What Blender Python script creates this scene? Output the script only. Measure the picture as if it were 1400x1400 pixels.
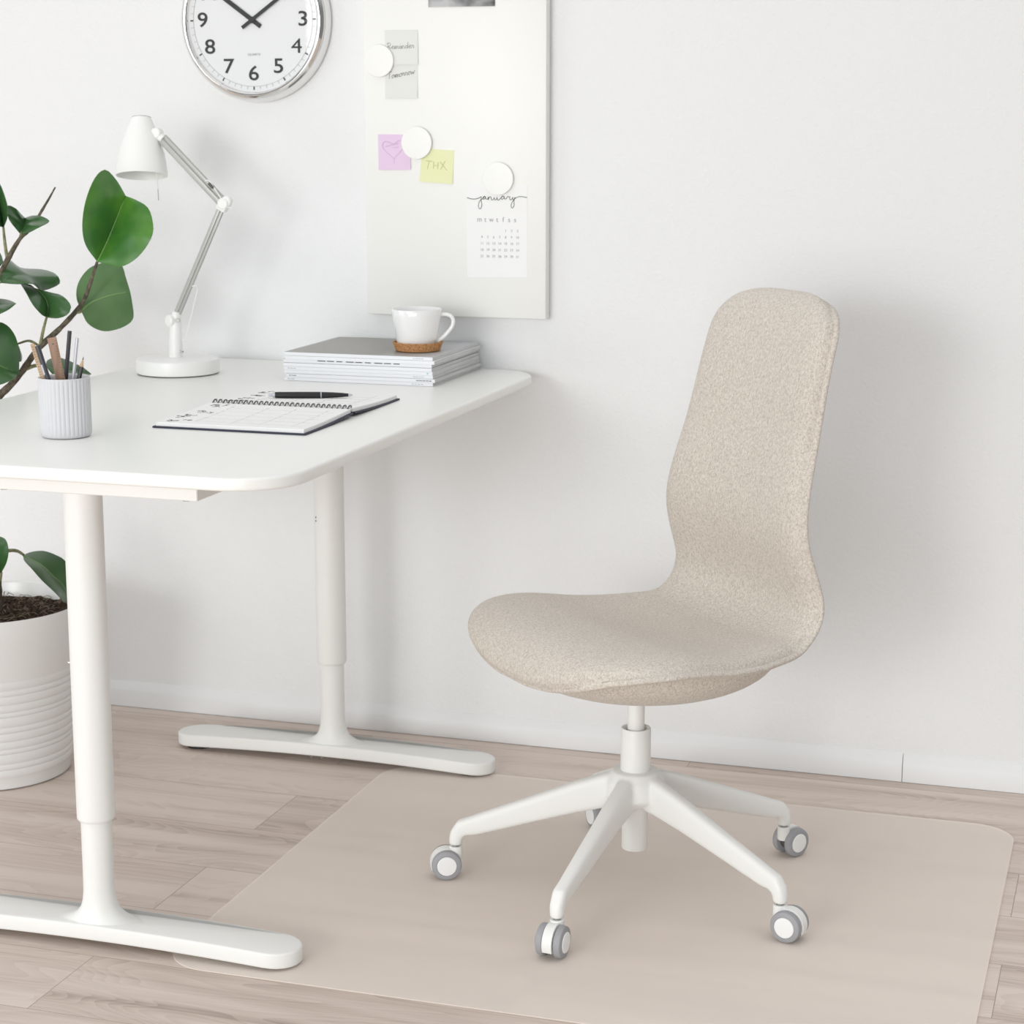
import bpy, bmesh, math, random
import numpy as np
from mathutils import Vector, Matrix
random.seed(7)
SC = bpy.context.scene
COL = SC.collection
PI = math.pi
for _o in list(bpy.data.objects):
    bpy.data.objects.remove(_o)

# ------------------------------------------------------------------ camera, world, lights, exposure
cd = bpy.data.cameras.new('camera')
cd.sensor_width = 36.0
cd.lens = 36.0 * 2757.484 / 1400.0
cd.clip_start = 0.05
cam = bpy.data.objects.new('camera', cd)
COL.objects.link(cam)
cam.matrix_world = Matrix(((0.953124, -0.058974, 0.296778, 1.358916),
                           (0.302580, 0.185768, -0.934845, -3.756687),
                           (0.0, 0.980822, 0.194905, 1.266268),
                           (0, 0, 0, 1)))
cd.dof.use_dof = True
cd.dof.focus_distance = 3.15
cd.dof.aperture_fstop = 10.0
SC.camera = cam

W = bpy.data.worlds.new('daylight')
SC.world = W
W.use_nodes = True
wn = W.node_tree.nodes; wl = W.node_tree.links
wn.clear()
w_out = wn.new('ShaderNodeOutputWorld'); w_bg = wn.new('ShaderNodeBackground')
w_tc = wn.new('ShaderNodeTexCoord'); w_sep = wn.new('ShaderNodeSeparateXYZ')
w_mr = wn.new('ShaderNodeMapRange'); w_rp = wn.new('ShaderNodeValToRGB')
w_mr.inputs['From Min'].default_value = -1; w_mr.inputs['From Max'].default_value = 1
e = w_rp.color_ramp.elements
e[0].position = 0.0; e[0].color = (0.19, 0.185, 0.18, 1)
e[1].position = 1.0; e[1].color = (1.19, 1.19, 1.19, 1)
x = e.new(0.47); x.color = (0.24, 0.24, 0.24, 1)
x = e.new(0.60); x.color = (0.24, 0.245, 0.25, 1)
wl.new(w_tc.outputs['Generated'], w_sep.inputs[0]); wl.new(w_sep.outputs[2], w_mr.inputs[0])
wl.new(w_mr.outputs[0], w_rp.inputs[0]); wl.new(w_rp.outputs[0], w_bg.inputs[0])
wl.new(w_bg.outputs[0], w_out.inputs[0])
w_bg.inputs[1].default_value = 1.0

def area(name, loc, aim, power, sx, sy, col=(1, 1, 1)):
    l = bpy.data.lights.new(name, 'AREA'); l.energy = power; l.shape = 'RECTANGLE'
    l.size = sx; l.size_y = sy; l.color = col
    o = bpy.data.objects.new(name, l); COL.objects.link(o); o.location = loc
    o.rotation_euler = (Vector(aim) - Vector(loc)).to_track_quat('-Z', 'Y').to_euler()
    return o
area('window_light', (-0.95, -8.0, 1.9), (0.2, 0, 0.75), 88, 1.4, 1.4, (1.0, 0.99, 0.97))
area('front_fill', (0.1, -6.5, 1.05), (0.0, 0, 0.6), 122, 4.5, 1.7, (0.97, 1.0, 1.0))  # broad unseen fill light, added low in front to brighten under the desk
area('high_window', (-2.5, -6.6, 2.25), (-2.5, 0, 2.25), 26, 1.15, 1.4, (1.0, 1.0, 1.0))
area('side_fill', (-4.0, -3.0, 1.3), (0, -0.3, 0.7), 32, 2.5, 2.0, (0.96, 1.0, 1.02))  # unseen fill light added on the left, no actual window
SC.view_settings.view_transform = 'Standard'
SC.view_settings.look = 'None'
SC.view_settings.exposure = -0.03
SC.view_settings.gamma = 1.0
SC.view_settings.use_curve_mapping = False

# ------------------------------------------------------------------ helpers
def thing(name, label, cat, loc, group=None):
    o = bpy.data.objects.new(name, None); COL.objects.link(o)
    o.location = loc; o.empty_display_size = 0.02
    o['label'] = label; o['category'] = cat
    if group: o['group'] = group
    return o
def tag(o, label, cat, group=None):
    o['label'] = label; o['category'] = cat
    if group: o['group'] = group
    return o
def root_loc(o):
    while o.parent: o = o.parent
    return o.location.copy()
def obj(name, bm, m, parent=None, ang=35, origin=None, label=None):
    me = bpy.data.meshes.new(name)
    off = root_loc(parent) if parent else Vector(origin) if origin else Vector((0, 0, 0))
    if off.length: bmesh.ops.translate(bm, verts=bm.verts, vec=-off)
    bmesh.ops.recalc_face_normals(bm, faces=bm.faces)
    for f in bm.faces: f.smooth = True
    bm.to_mesh(me); bm.free()
    if ang is not None: me.set_sharp_from_angle(angle=math.radians(ang))
    o = bpy.data.objects.new(name, me); COL.objects.link(o)
    for mm in (m if isinstance(m, (list, tuple)) else [m]): me.materials.append(mm)
    if parent: o.parent = parent
    elif origin: o.location = off
    if label: o['label'] = label
    return o
def struct(name, bm, m, ang=35):
    o = obj(name, bm, m, ang=ang); o['kind'] = 'structure'; return o
def B(): return bmesh.new()
def box(bm, x0, x1, y0, y1, z0, z1, bev=0.0, seg=2, M=None):
    t = bmesh.new()
    bmesh.ops.create_cube(t, size=1)
    for v in t.verts:
        v.co = Vector(((x0 + x1) / 2 + v.co.x * (x1 - x0), (y0 + y1) / 2 + v.co.y * (y1 - y0), (z0 + z1) / 2 + v.co.z * (z1 - z0)))
    if bev: bmesh.ops.bevel(t, geom=t.edges[:], offset=bev, segments=seg, profile=0.5, affect='EDGES')
    merge(bm, t, M)
def merge(bm, t, M=None):
    if M is not None: bmesh.ops.transform(t, matrix=M, verts=t.verts)
    me = bpy.data.meshes.new('tmp'); t.to_mesh(me); t.free(); bm.from_mesh(me); bpy.data.meshes.remove(me)
def grid_faces(bm, rows, close_u=False, close_v=False):
    """rows: list of lists of BMVert"""
    n = len(rows); m = len(rows[0])
    for i in range(n - (0 if close_v else 1)):
        a = rows[i]; b = rows[(i + 1) % n]
        for j in range(m - (0 if close_u else 1)):
            q = [a[j], a[(j + 1) % m], b[(j + 1) % m], b[j]]
            q2 = []
            for v in q:
                if v not in q2: q2.append(v)
            if len(q2) > 2:
                try: bm.faces.new(q2)
                except ValueError: pass
def lathe(bm, prof, c=(0, 0, 0), seg=48, M=None, cap=True, rib=None):
    t = bmesh.new(); rows = []
    for r, z in prof:
        if r < 1e-6:
            v = t.verts.new((0, 0, z)); rows.append([v] * seg)
        else:
            rows.append([t.verts.new(((rib(r, z, 2 * PI * k / seg) if rib else r) * math.cos(2 * PI * k / seg),
                                      (rib(r, z, 2 * PI * k / seg) if rib else r) * math.sin(2 * PI * k / seg), z)) for k in range(seg)])
    grid_faces(t, rows, close_u=True)
    if cap:
        for rw in (rows[0], rows[-1]):
            if rw[0] is not rw[1]:
                try: t.faces.new(rw)
                except ValueError: pass
    MM = Matrix.Translation(Vector(c))
    if M is not None: MM = MM @ M
    merge(bm, t, MM)
def cyl(bm, a, b, r, seg=24, r2=None, bev=0.0):
    a = Vector(a); b = Vector(b); d = b - a; L = d.length; r2 = r if r2 is None else r2
    prof = [(0, 0), (r - bev, 0), (r, bev), (r2, L - bev), (r2 - bev, L), (0, L)] if bev else [(0, 0), (r, 0), (r2, L), (0, L)]
    lathe(bm, prof, a, seg, d.to_track_quat('Z', 'Y').to_matrix().to_4x4())
def tube(bm, pts, rad, seg=10, closed=False, flat=None):
    P = [Vector(p) for p in pts]; n = len(P)
    R = rad if isinstance(rad, (list, tuple)) else [rad] * n
    T = []
    for i in range(n):
        a = P[(i - 1) % n] if closed or i > 0 else P[i]; b = P[(i + 1) % n] if closed or i < n - 1 else P[i]
        d = b - a; T.append(d.normalized() if d.length > 1e-9 else Vector((0, 0, 1)))
    N = T[0].orthogonal().normalized(); rows = []
    for i in range(n):
        N = (N - T[i] * N.dot(T[i])); N = N.normalized() if N.length > 1e-6 else T[i].orthogonal().normalized()
        Bn = T[i].cross(N)
        rows.append([bm.verts.new(P[i] + R[i] * (math.cos(2 * PI * k / seg) * N + math.sin(2 * PI * k / seg) * Bn)) for k in range(seg)])
    grid_faces(bm, rows, close_u=True, close_v=closed)
    if not closed:
        for rw in (rows[0], rows[-1]):
            try: bm.faces.new(rw)
            except ValueError: pass
def smooth_path(pts, n, dim=3):
    """Catmull-Rom by chord length"""
    P = np.array(pts, float); m = len(P)
    L = np.r_[0, np.cumsum(np.linalg.norm(np.diff(P[:, :3], axis=0), axis=1))]; L /= L[-1]
    def tg(i):
        if i == 0: return (P[1] - P[0]) / (L[1] - L[0])
        if i == m - 1: return (P[-1] - P[-2]) / (L[-1] - L[-2])
        return (P[i + 1] - P[i - 1]) / (L[i + 1] - L[i - 1])
    out = []
    for t in np.linspace(0, 1, n):
        i = min(int(np.searchsorted(L, t, side='right')) - 1, m - 2); h = L[i + 1] - L[i]; s = (t - L[i]) / h
        out.append((2*s**3-3*s**2+1)*P[i] + (s**3-2*s**2+s)*h*tg(i) + (-2*s**3+3*s**2)*P[i+1] + (s**3-s**2)*h*tg(i+1))
    return np.array(out)
def rrect(x0, x1, y0, y1, r, n=10):
    out = []
    for cx, cy, a0 in ((x1 - r, y1 - r, 0), (x0 + r, y1 - r, 90), (x0 + r, y0 + r, 180), (x1 - r, y0 + r, 270)):
        for k in range(n + 1):
            a = math.radians(a0 + 90 * k / n); out.append((cx + r * math.cos(a), cy + r * math.sin(a)))
    return out
def inset(pl, d, c):
    return pl
def slab(bm, outline, z0, z1, bev=0.0, bseg=3, M=None, zf=None):
    """vertical prism of a ccw outline with rounded top/bottom edges"""
    t = bmesh.new(); n = len(outline)
    P = [Vector((p[0], p[1])) for p in outline]; N = []
    for i in range(n):
        d = (P[(i + 1) % n] - P[i - 1]).normalized(); N.append(Vector((d.y, -d.x)))
    lv = []
    if bev:
        for k in range(bseg + 1):
            a = PI / 2 * k / bseg; lv.append((bev * (1 - math.sin(a)), z0 + bev * (1 - math.cos(a))))
        for k in range(bseg + 1):
            a = PI / 2 * (1 - k / bseg); lv.append((bev * (1 - math.sin(a)), z1 - bev * (1 - math.cos(a))))
    else: lv = [(0, z0), (0, z1)]
    rows = [[t.verts.new((P[i].x - N[i].x * d, P[i].y - N[i].y * d, z + (zf(P[i].x, P[i].y) if zf else 0))) for i in range(n)] for d, z in lv]
    grid_faces(t, rows, close_u=True)
    t.faces.new(rows[0][::-1]); t.faces.new(rows[-1])
    merge(bm, t, M)
def eval_bm(bm, mods):
    """apply modifiers (list of (type, settings)) to a bmesh and give a new bmesh"""
    me = bpy.data.meshes.new('tmp'); bm.to_mesh(me); bm.free()
    o = bpy.data.objects.new('tmp', me); COL.objects.link(o)
    for ty, st in mods:
        md = o.modifiers.new(ty, ty)
        for k, v in st.items(): setattr(md, k, v)
    dg = bpy.context.evaluated_depsgraph_get()
    m2 = bpy.data.meshes.new_from_object(o.evaluated_get(dg))
    b2 = bmesh.new(); b2.from_mesh(m2)
    bpy.data.objects.remove(o); bpy.data.meshes.remove(me); bpy.data.meshes.remove(m2)
    return b2
def text_bm(bm, s, size, loc, rot=(PI / 2, 0, 0), ext=0.0002, off=0.0, ax='CENTER', ay='CENTER', sx=1.0):
    c = bpy.data.curves.new('tmp', 'FONT'); c.body = s; c.size = size; c.extrude = ext; c.offset = off
    c.align_x = ax; c.align_y = ay; c.resolution_u = 4
    o = bpy.data.objects.new('tmp', c); COL.objects.link(o)
    dg = bpy.context.evaluated_depsgraph_get()
    m2 = bpy.data.meshes.new_from_object(o.evaluated_get(dg))
    t = bmesh.new(); t.from_mesh(m2)
    bpy.data.objects.remove(o); bpy.data.curves.remove(c); bpy.data.meshes.remove(m2)
    from mathutils import Euler
    merge(bm, t, Matrix.Translation(Vector(loc)) @ Euler(rot).to_matrix().to_4x4() @ Matrix.Diagonal((sx, 1, 1, 1)))

# ------------------------------------------------------------------ materials
def mat(name, col, rough=0.5, metal=0.0, spec=0.5, bump=None, coat=0.0, trans=0.0):
    m = bpy.data.materials.new(name); m.use_nodes = True
    n = m.node_tree.nodes; l = m.node_tree.links; p = n['Principled BSDF']
    p.inputs['Base Color'].default_value = (*col, 1); p.inputs['Roughness'].default_value = rough
    p.inputs['Metallic'].default_value = metal; p.inputs['Specular IOR Level'].default_value = spec
    if coat: p.inputs['Coat Weight'].default_value = coat
    if bump:
        sc, st, dist = bump
        tc = n.new('ShaderNodeTexCoord'); nz = n.new('ShaderNodeTexNoise'); bp = n.new('ShaderNodeBump')
        nz.inputs['Scale'].default_value = sc; nz.inputs['Detail'].default_value = 4
        bp.inputs['Strength'].default_value = st; bp.inputs['Distance'].default_value = dist
        l.new(tc.outputs['Object'], nz.inputs['Vector']); l.new(nz.outputs[0], bp.inputs['Height']); l.new(bp.outputs[0], p.inputs['Normal'])
    return m
def nodes_of(m): return m.node_tree.nodes, m.node_tree.links, m.node_tree.nodes['Principled BSDF']
def tint(m, c1, c2, scale, vec=(1, 1, 1), detail=4, lo=0.35, hi=0.65):
    """colour variation by noise between two colours"""
    n, l, p = nodes_of(m)
    tc = n.new('ShaderNodeTexCoord'); mp = n.new('ShaderNodeMapping'); nz = n.new('ShaderNodeTexNoise'); rp = n.new('ShaderNodeValToRGB')
    mp.inputs['Scale'].default_value = vec; nz.inputs['Scale'].default_value = scale; nz.inputs['Detail'].default_value = detail
    rp.color_ramp.elements[0].position = lo; rp.color_ramp.elements[0].color = (*c1, 1)
    rp.color_ramp.elements[1].position = hi; rp.color_ramp.elements[1].color = (*c2, 1)
    l.new(tc.outputs['Object'], mp.inputs[0]); l.new(mp.outputs[0], nz.inputs['Vector']); l.new(nz.outputs[0], rp.inputs[0]); l.new(rp.outputs[0], p.inputs['Base Color'])
    return m
M_wall = mat('wall_paint', (0.84, 0.845, 0.85), 0.85, spec=0.2, bump=(150, 0.35, 0.0035))
M_base = mat('baseboard_paint', (0.80, 0.805, 0.81), 0.45)
M_white = mat('white_powder_coat', (0.84, 0.84, 0.82), 0.42, spec=0.35)
M_desk = mat('white_laminate', (0.89, 0.89, 0.865), 0.32, spec=0.5)
M_edge = mat('white_edge_band', (0.86, 0.855, 0.84), 0.4)
M_black = mat('black_plastic', (0.012, 0.012, 0.013), 0.45)
M_screw = mat('zinc_screw', (0.35, 0.35, 0.35), 0.35, metal=0.8)
M_grey = mat('grey_rubber', (0.34, 0.34, 0.36), 0.6)
M_dark = mat('dark_grey_plastic', (0.09, 0.09, 0.09), 0.5)
M_cap = mat('white_cap', (0.86, 0.86, 0.86), 0.4)
M_paper = mat('white_paper', (0.90, 0.90, 0.895), 0.8, spec=0.2)
M_ink = mat('grey_ink', (0.10, 0.10, 0.10), 0.7)
M_ink_pale = mat('pale_grey_ink', (0.42, 0.42, 0.43), 0.7)
M_ink_faint = mat('faint_grey_ink', (0.62, 0.62, 0.62), 0.7)
M_board = mat('cream_white_steel', (0.875, 0.875, 0.85), 0.4)
M_magnet = mat('cream_magnet', (0.885, 0.885, 0.86), 0.4)
M_chrome = mat('polished_chrome', (0.80, 0.79, 0.78), 0.06, metal=1.0)
M_alu = mat('grey_aluminium', (0.47, 0.47, 0.45), 0.4, metal=0.2)
M_lampw = mat('white_lamp_enamel', (0.90, 0.90, 0.885), 0.35)
M_porc = mat('white_porcelain', (0.87, 0.87, 0.865), 0.12, coat=0.3)
M_pot = mat('white_glazed_pot', (0.80, 0.80, 0.785), 0.25)
M_navy = mat('navy_cover', (0.012, 0.015, 0.04), 0.5)
M_wire = mat('dark_wire', (0.05, 0.05, 0.05), 0.35, metal=0.6)
M_pen = mat('black_pen_barrel', (0.012, 0.012, 0.013), 0.35)
M_cup = mat('pale_grey_ceramic', (0.635, 0.637, 0.66), 0.5, spec=0.3)
M_pink = mat('pink_note_paper', (0.80, 0.62, 0.80), 0.85, spec=0.1)
M_yellow = mat('yellow_note_paper', (0.82, 0.84, 0.52), 0.85, spec=0.1)
M_green_note = mat('pale_grey_note_paper', (0.78, 0.79, 0.755), 0.85, spec=0.1)
M_pinkink = mat('pink_ink', (0.66, 0.47, 0.67), 0.8)
M_yelink = mat('olive_ink', (0.62, 0.62, 0.36), 0.8)
M_graphite = mat('dark_grey_lacquer', (0.055, 0.055, 0.065), 0.4)
M_silver = mat('silver_lacquer', (0.55, 0.56, 0.60), 0.35, metal=0.3)
M_cork = tint(mat('cork', (0.5, 0.3, 0.15), 0.9, spec=0.1, bump=(500, 0.4, 0.001)), (0.30, 0.14, 0.055), (0.58, 0.31, 0.14), 320, detail=6, lo=0.3, hi=0.62)
M_wood = tint(mat('pale_wood', (0.6, 0.4, 0.25), 0.6), (0.50, 0.33, 0.20), (0.70, 0.52, 0.36), 90, (1, 1, 0.12))
M_wood2 = tint(mat('brown_wood', (0.4, 0.25, 0.16), 0.6), (0.30, 0.18, 0.12), (0.46, 0.30, 0.22), 90, (1, 1, 0.12))
M_soil = tint(mat('potting_soil', (0.04, 0.03, 0.02), 0.95, spec=0.1, bump=(160, 1.0, 0.01)), (0.012, 0.008, 0.006), (0.10, 0.065, 0.045), 140, detail=8)
M_fibre = mat('pale_root_fibre', (0.20, 0.15, 0.11), 0.9)
M_bark = tint(mat('brown_bark', (0.1, 0.08, 0.05), 0.8, bump=(220, 0.5, 0.002)), (0.055, 0.045, 0.03), (0.16, 0.13, 0.09), 120)
M_twig = tint(mat('green_twig', (0.2, 0.2, 0.1), 0.6), (0.15, 0.15, 0.07), (0.30, 0.30, 0.16), 100)
def leaf_mat(name, a, b, rough):
    m = tint(mat(name, a, rough, spec=0.5), a, b, 14, detail=3)
    return m
M_leaf = leaf_mat('glossy_leaf', (0.030, 0.085, 0.028), (0.050, 0.130, 0.040), 0.28)
M_leaf_bright = leaf_mat('bright_leaf', (0.040, 0.150, 0.024), (0.085, 0.240, 0.030), 0.32)
M_leaf_pale = leaf_mat('matt_leaf_back', (0.075, 0.165, 0.055), (0.105, 0.205, 0.075), 0.5)
M_vein = mat('pale_leaf_vein', (0.20, 0.36, 0.11), 0.5)

def fabric_material():
    m = mat('beige_woven_fabric', (0.6, 0.5, 0.4), 0.95, spec=0.1)
    n, l, p = nodes_of(m)
    tc = n.new('ShaderNodeTexCoord')
    n1 = n.new('ShaderNodeTexNoise'); n1.inputs['Scale'].default_value = 620; n1.inputs['Detail'].default_value = 2
    n2 = n.new('ShaderNodeTexNoise'); n2.inputs['Scale'].default_value = 330; n2.inputs['Detail'].default_value = 6
    mp = n.new('ShaderNodeMapping'); mp.inputs['Scale'].default_value = (1, 1, 0.6)
    ad = n.new('ShaderNodeMath'); ad.operation = 'ADD'
    rp = n.new('ShaderNodeValToRGB'); E = rp.color_ramp.elements
    E[0].position = 0.36; E[0].color = (0.44, 0.392, 0.34, 1)
    E[1].position = 0.63; E[1].color = (0.72, 0.665, 0.60, 1)
    k = E.new(0.49); k.color = (0.60, 0.548, 0.49, 1)
    bp = n.new('ShaderNodeBump'); bp.inputs['Strength'].default_value = 0.35; bp.inputs['Distance'].default_value = 0.001
    l.new(tc.outputs['Object'], n1.inputs['Vector']); l.new(tc.outputs['Object'], mp.inputs[0]); l.new(mp.outputs[0], n2.inputs['Vector'])
    l.new(n1.outputs[0], ad.inputs[0]); l.new(n2.outputs[0], ad.inputs[1])
    mr = n.new('ShaderNodeMapRange'); mr.inputs['From Max'].default_value = 2.0
    l.new(ad.outputs[0], mr.inputs[0])
    l.new(mr.outputs[0], rp.inputs[0]); l.new(rp.outputs[0], p.inputs['Base Color'])
    l.new(n1.outputs[0], bp.inputs['Height']); l.new(bp.outputs[0], p.inputs['Normal'])
    p.inputs['Sheen Weight'].default_value = 0.15
    return m
M_fabric = fabric_material()

def floor_material():
    m = mat('laminate_planks', (0.5, 0.4, 0.35), 0.5, spec=0.25)
    n, l, p = nodes_of(m)
    tc = n.new('ShaderNodeTexCoord'); mp = n.new('ShaderNodeMapping')
    mp.inputs['Location'].default_value = (0.125 + 13.25, 0.0332 + 20 * 0.1935, 0)
    br = n.new('ShaderNodeTexBrick')
    br.offset = 0.5; br.offset_frequency = 2; br.squash = 1.0
    br.inputs['Scale'].default_value = 1.0; br.inputs['Brick Width'].default_value = 1.325; br.inputs['Row Height'].default_value = 0.1935
    br.inputs['Mortar Size'].default_value = 0.0007; br.inputs['Mortar Smooth'].default_value = 0.2
    br.inputs['Color1'].default_value = (0, 0, 0, 1); br.inputs['Color2'].default_value = (1, 1, 1, 1); br.inputs['Mortar'].default_value = (0.5, 0.5, 0.5, 1)
    l.new(tc.outputs['Object'], mp.inputs[0]); l.new(mp.outputs[0], br.inputs['Vector'])
    # every plank shifts its grain
    sep = n.new('ShaderNodeSeparateXYZ'); l.new(mp.outputs[0], sep.inputs[0])
    mul = n.new('ShaderNodeMath'); mul.operation = 'MULTIPLY'; mul.inputs[1].default_value = 37.0
    bw = n.new('ShaderNodeSeparateColor'); l.new(br.outputs['Color'], bw.inputs[0]); l.new(bw.outputs[0], mul.inputs[0])
    cmb = n.new('ShaderNodeCombineXYZ')
    l.new(sep.outputs[0], cmb.inputs[0]); l.new(sep.outputs[1], cmb.inputs[1]); l.new(mul.outputs[0], cmb.inputs[2])
    def nz(vec, detail, dist=0.0, rough=0.5):
        a = n.new('ShaderNodeMapping'); a.inputs['Scale'].default_value = vec
        b = n.new('ShaderNodeTexNoise'); b.inputs['Scale'].default_value = 1; b.inputs['Detail'].default_value = detail
        b.inputs['Distortion'].default_value = dist; b.inputs['Roughness'].default_value = rough
        l.new(cmb.outputs[0], a.inputs[0]); l.new(a.outputs[0], b.inputs['Vector']); return b.outputs[0]
    broad = nz((0.8, 15, 1), 3, 0.6)
    fine = nz((5, 130, 1), 5, 0.2, 0.6)
    # contour rings (cathedral grain)
    ring_src = nz((1.6, 9, 1), 1, 0.5)
    rm = n.new('ShaderNodeMath'); rm.operation = 'MULTIPLY'; rm.inputs[1].default_value = 26.0; l.new(ring_src, rm.inputs[0])
    rs = n.new('ShaderNodeMath'); rs.operation = 'FRACT'; l.new(rm.outputs[0], rs.inputs[0])
    def madd(a, k, b):
        q = n.new('ShaderNodeMath'); q.operation = 'MULTIPLY_ADD'; q.inputs[1].default_value = k
        l.new(a, q.inputs[0])
        if isinstance(b, float): q.inputs[2].default_value = b
        else: l.new(b, q.inputs[2])
        return q.outputs[0]
    v = madd(broad, 1.25, -0.36)
    v = madd(fine, 0.42, v)
    v = madd(rs.outputs[0], 0.16, v)
    v = madd(bw.outputs[0], 0.22, v)
    rp = n.new('ShaderNodeValToRGB'); E = rp.color_ramp.elements
    E[0].position = 0.22; E[0].color = (0.375, 0.30, 0.258, 1)
    E[1].position = 0.80; E[1].color = (0.70, 0.605, 0.545, 1)
    k = E.new(0.5); k.color = (0.585, 0.490, 0.432, 1)
    l.new(v, rp.inputs[0])
    mx = n.new('ShaderNodeMix'); mx.data_type = 'RGBA'
    l.new(br.outputs['Fac'], mx.inputs[0]); l.new(rp.outputs[0], mx.inputs[6]); mx.inputs[7].default_value = (0.34, 0.27, 0.23, 1)
    l.new(mx.outputs[2], p.inputs['Base Color'])
    return m
M_floor = floor_material()

def film_material():
    """milky see-through plastic of the floor protector"""
    m = bpy.data.materials.new('milky_clear_plastic'); m.use_nodes = True
    n = m.node_tree.nodes; l = m.node_tree.links; n.clear()
    o = n.new('ShaderNodeOutputMaterial'); t = n.new('ShaderNodeBsdfTransparent'); d = n.new('ShaderNodeBsdfDiffuse'); g = n.new('ShaderNodeBsdfGlossy')
    a = n.new('ShaderNodeMixShader'); b = n.new('ShaderNodeMixShader')
    d.inputs[0].default_value = (1.0, 0.915, 0.84, 1); g.inputs['Roughness'].default_value = 0.3
    t.inputs[0].default_value = (1, 1, 1, 1)
    a.inputs[0].default_value = 0.60; b.inputs[0].default_value = 0.025
    l.new(t.outputs[0], a.inputs[1]); l.new(d.outputs[0], a.inputs[2]); l.new(a.outputs[0], b.inputs[1]); l.new(g.outputs[0], b.inputs[2]); l.new(b.outputs[0], o.inputs[0])
    return m
M_film = film_material()
def glass_material():
    m = bpy.data.materials.new('flat_clock_glass'); m.use_nodes = True
    n = m.node_tree.nodes; l = m.node_tree.links; n.clear()
    o = n.new('ShaderNodeOutputMaterial'); t = n.new('ShaderNodeBsdfTransparent'); g = n.new('ShaderNodeBsdfGlossy'); a = n.new('ShaderNodeMixShader')
    t.inputs[0].default_value = (0.985, 0.99, 0.99, 1); g.inputs['Roughness'].default_value = 0.02
    a.inputs[0].default_value = 0.05
    l.new(t.outputs[0], a.inputs[1]); l.new(g.outputs[0], a.inputs[2]); l.new(a.outputs[0], o.inputs[0])
    return m
M_glass = glass_material()

# ------------------------------------------------------------------ the room
b = B(); box(b, -4, 4, -7, 0.06, -0.05, 0.0); struct('floor', b, M_floor)
b = B(); box(b, -4, 4, 0.012, 0.06, 0.0, 2.7); struct('wall_back', b, M_wall)
def baseboard(x0, x1):
    bm = B(); prof = [(0.012, 0.001), (0.0, 0.001), (0.0, 0.036), (0.0012, 0.0385), (0.0075, 0.0515), (0.010, 0.0545), (0.012, 0.0545)]
    rows = [[bm.verts.new((xx, y, z)) for y, z in prof] for xx in (x0, x1)]
    grid_faces(bm, rows, close_u=True)
    bm.faces.new(rows[0]); bm.faces.new(rows[1][::-1]); return bm
struct('baseboard_back', baseboard(-4, 0.9522), M_base)
struct('baseboard_right', baseboard(0.9535, 4), M_base)

# ------------------------------------------------------------------ floor protector
b = B(); slab(b, rrect(-0.019, 1.181, -1.196, -0.196, 0.075, 14), 0.0006, 0.0026, 0.0)
bmesh.ops.delete(b, geom=[f for f in b.faces if abs(f.calc_center_median().z - 0.0006) < 1e-5 and len(f.verts) > 8], context='FACES_ONLY')
mat_o = obj('floor_protector', b, M_film, origin=(0.58, -0.70, 0.0006))
tag(mat_o, 'milky see-through floor protector with rounded corners lying under the office chair', 'floor mat')
FZ = 0.0028

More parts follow.
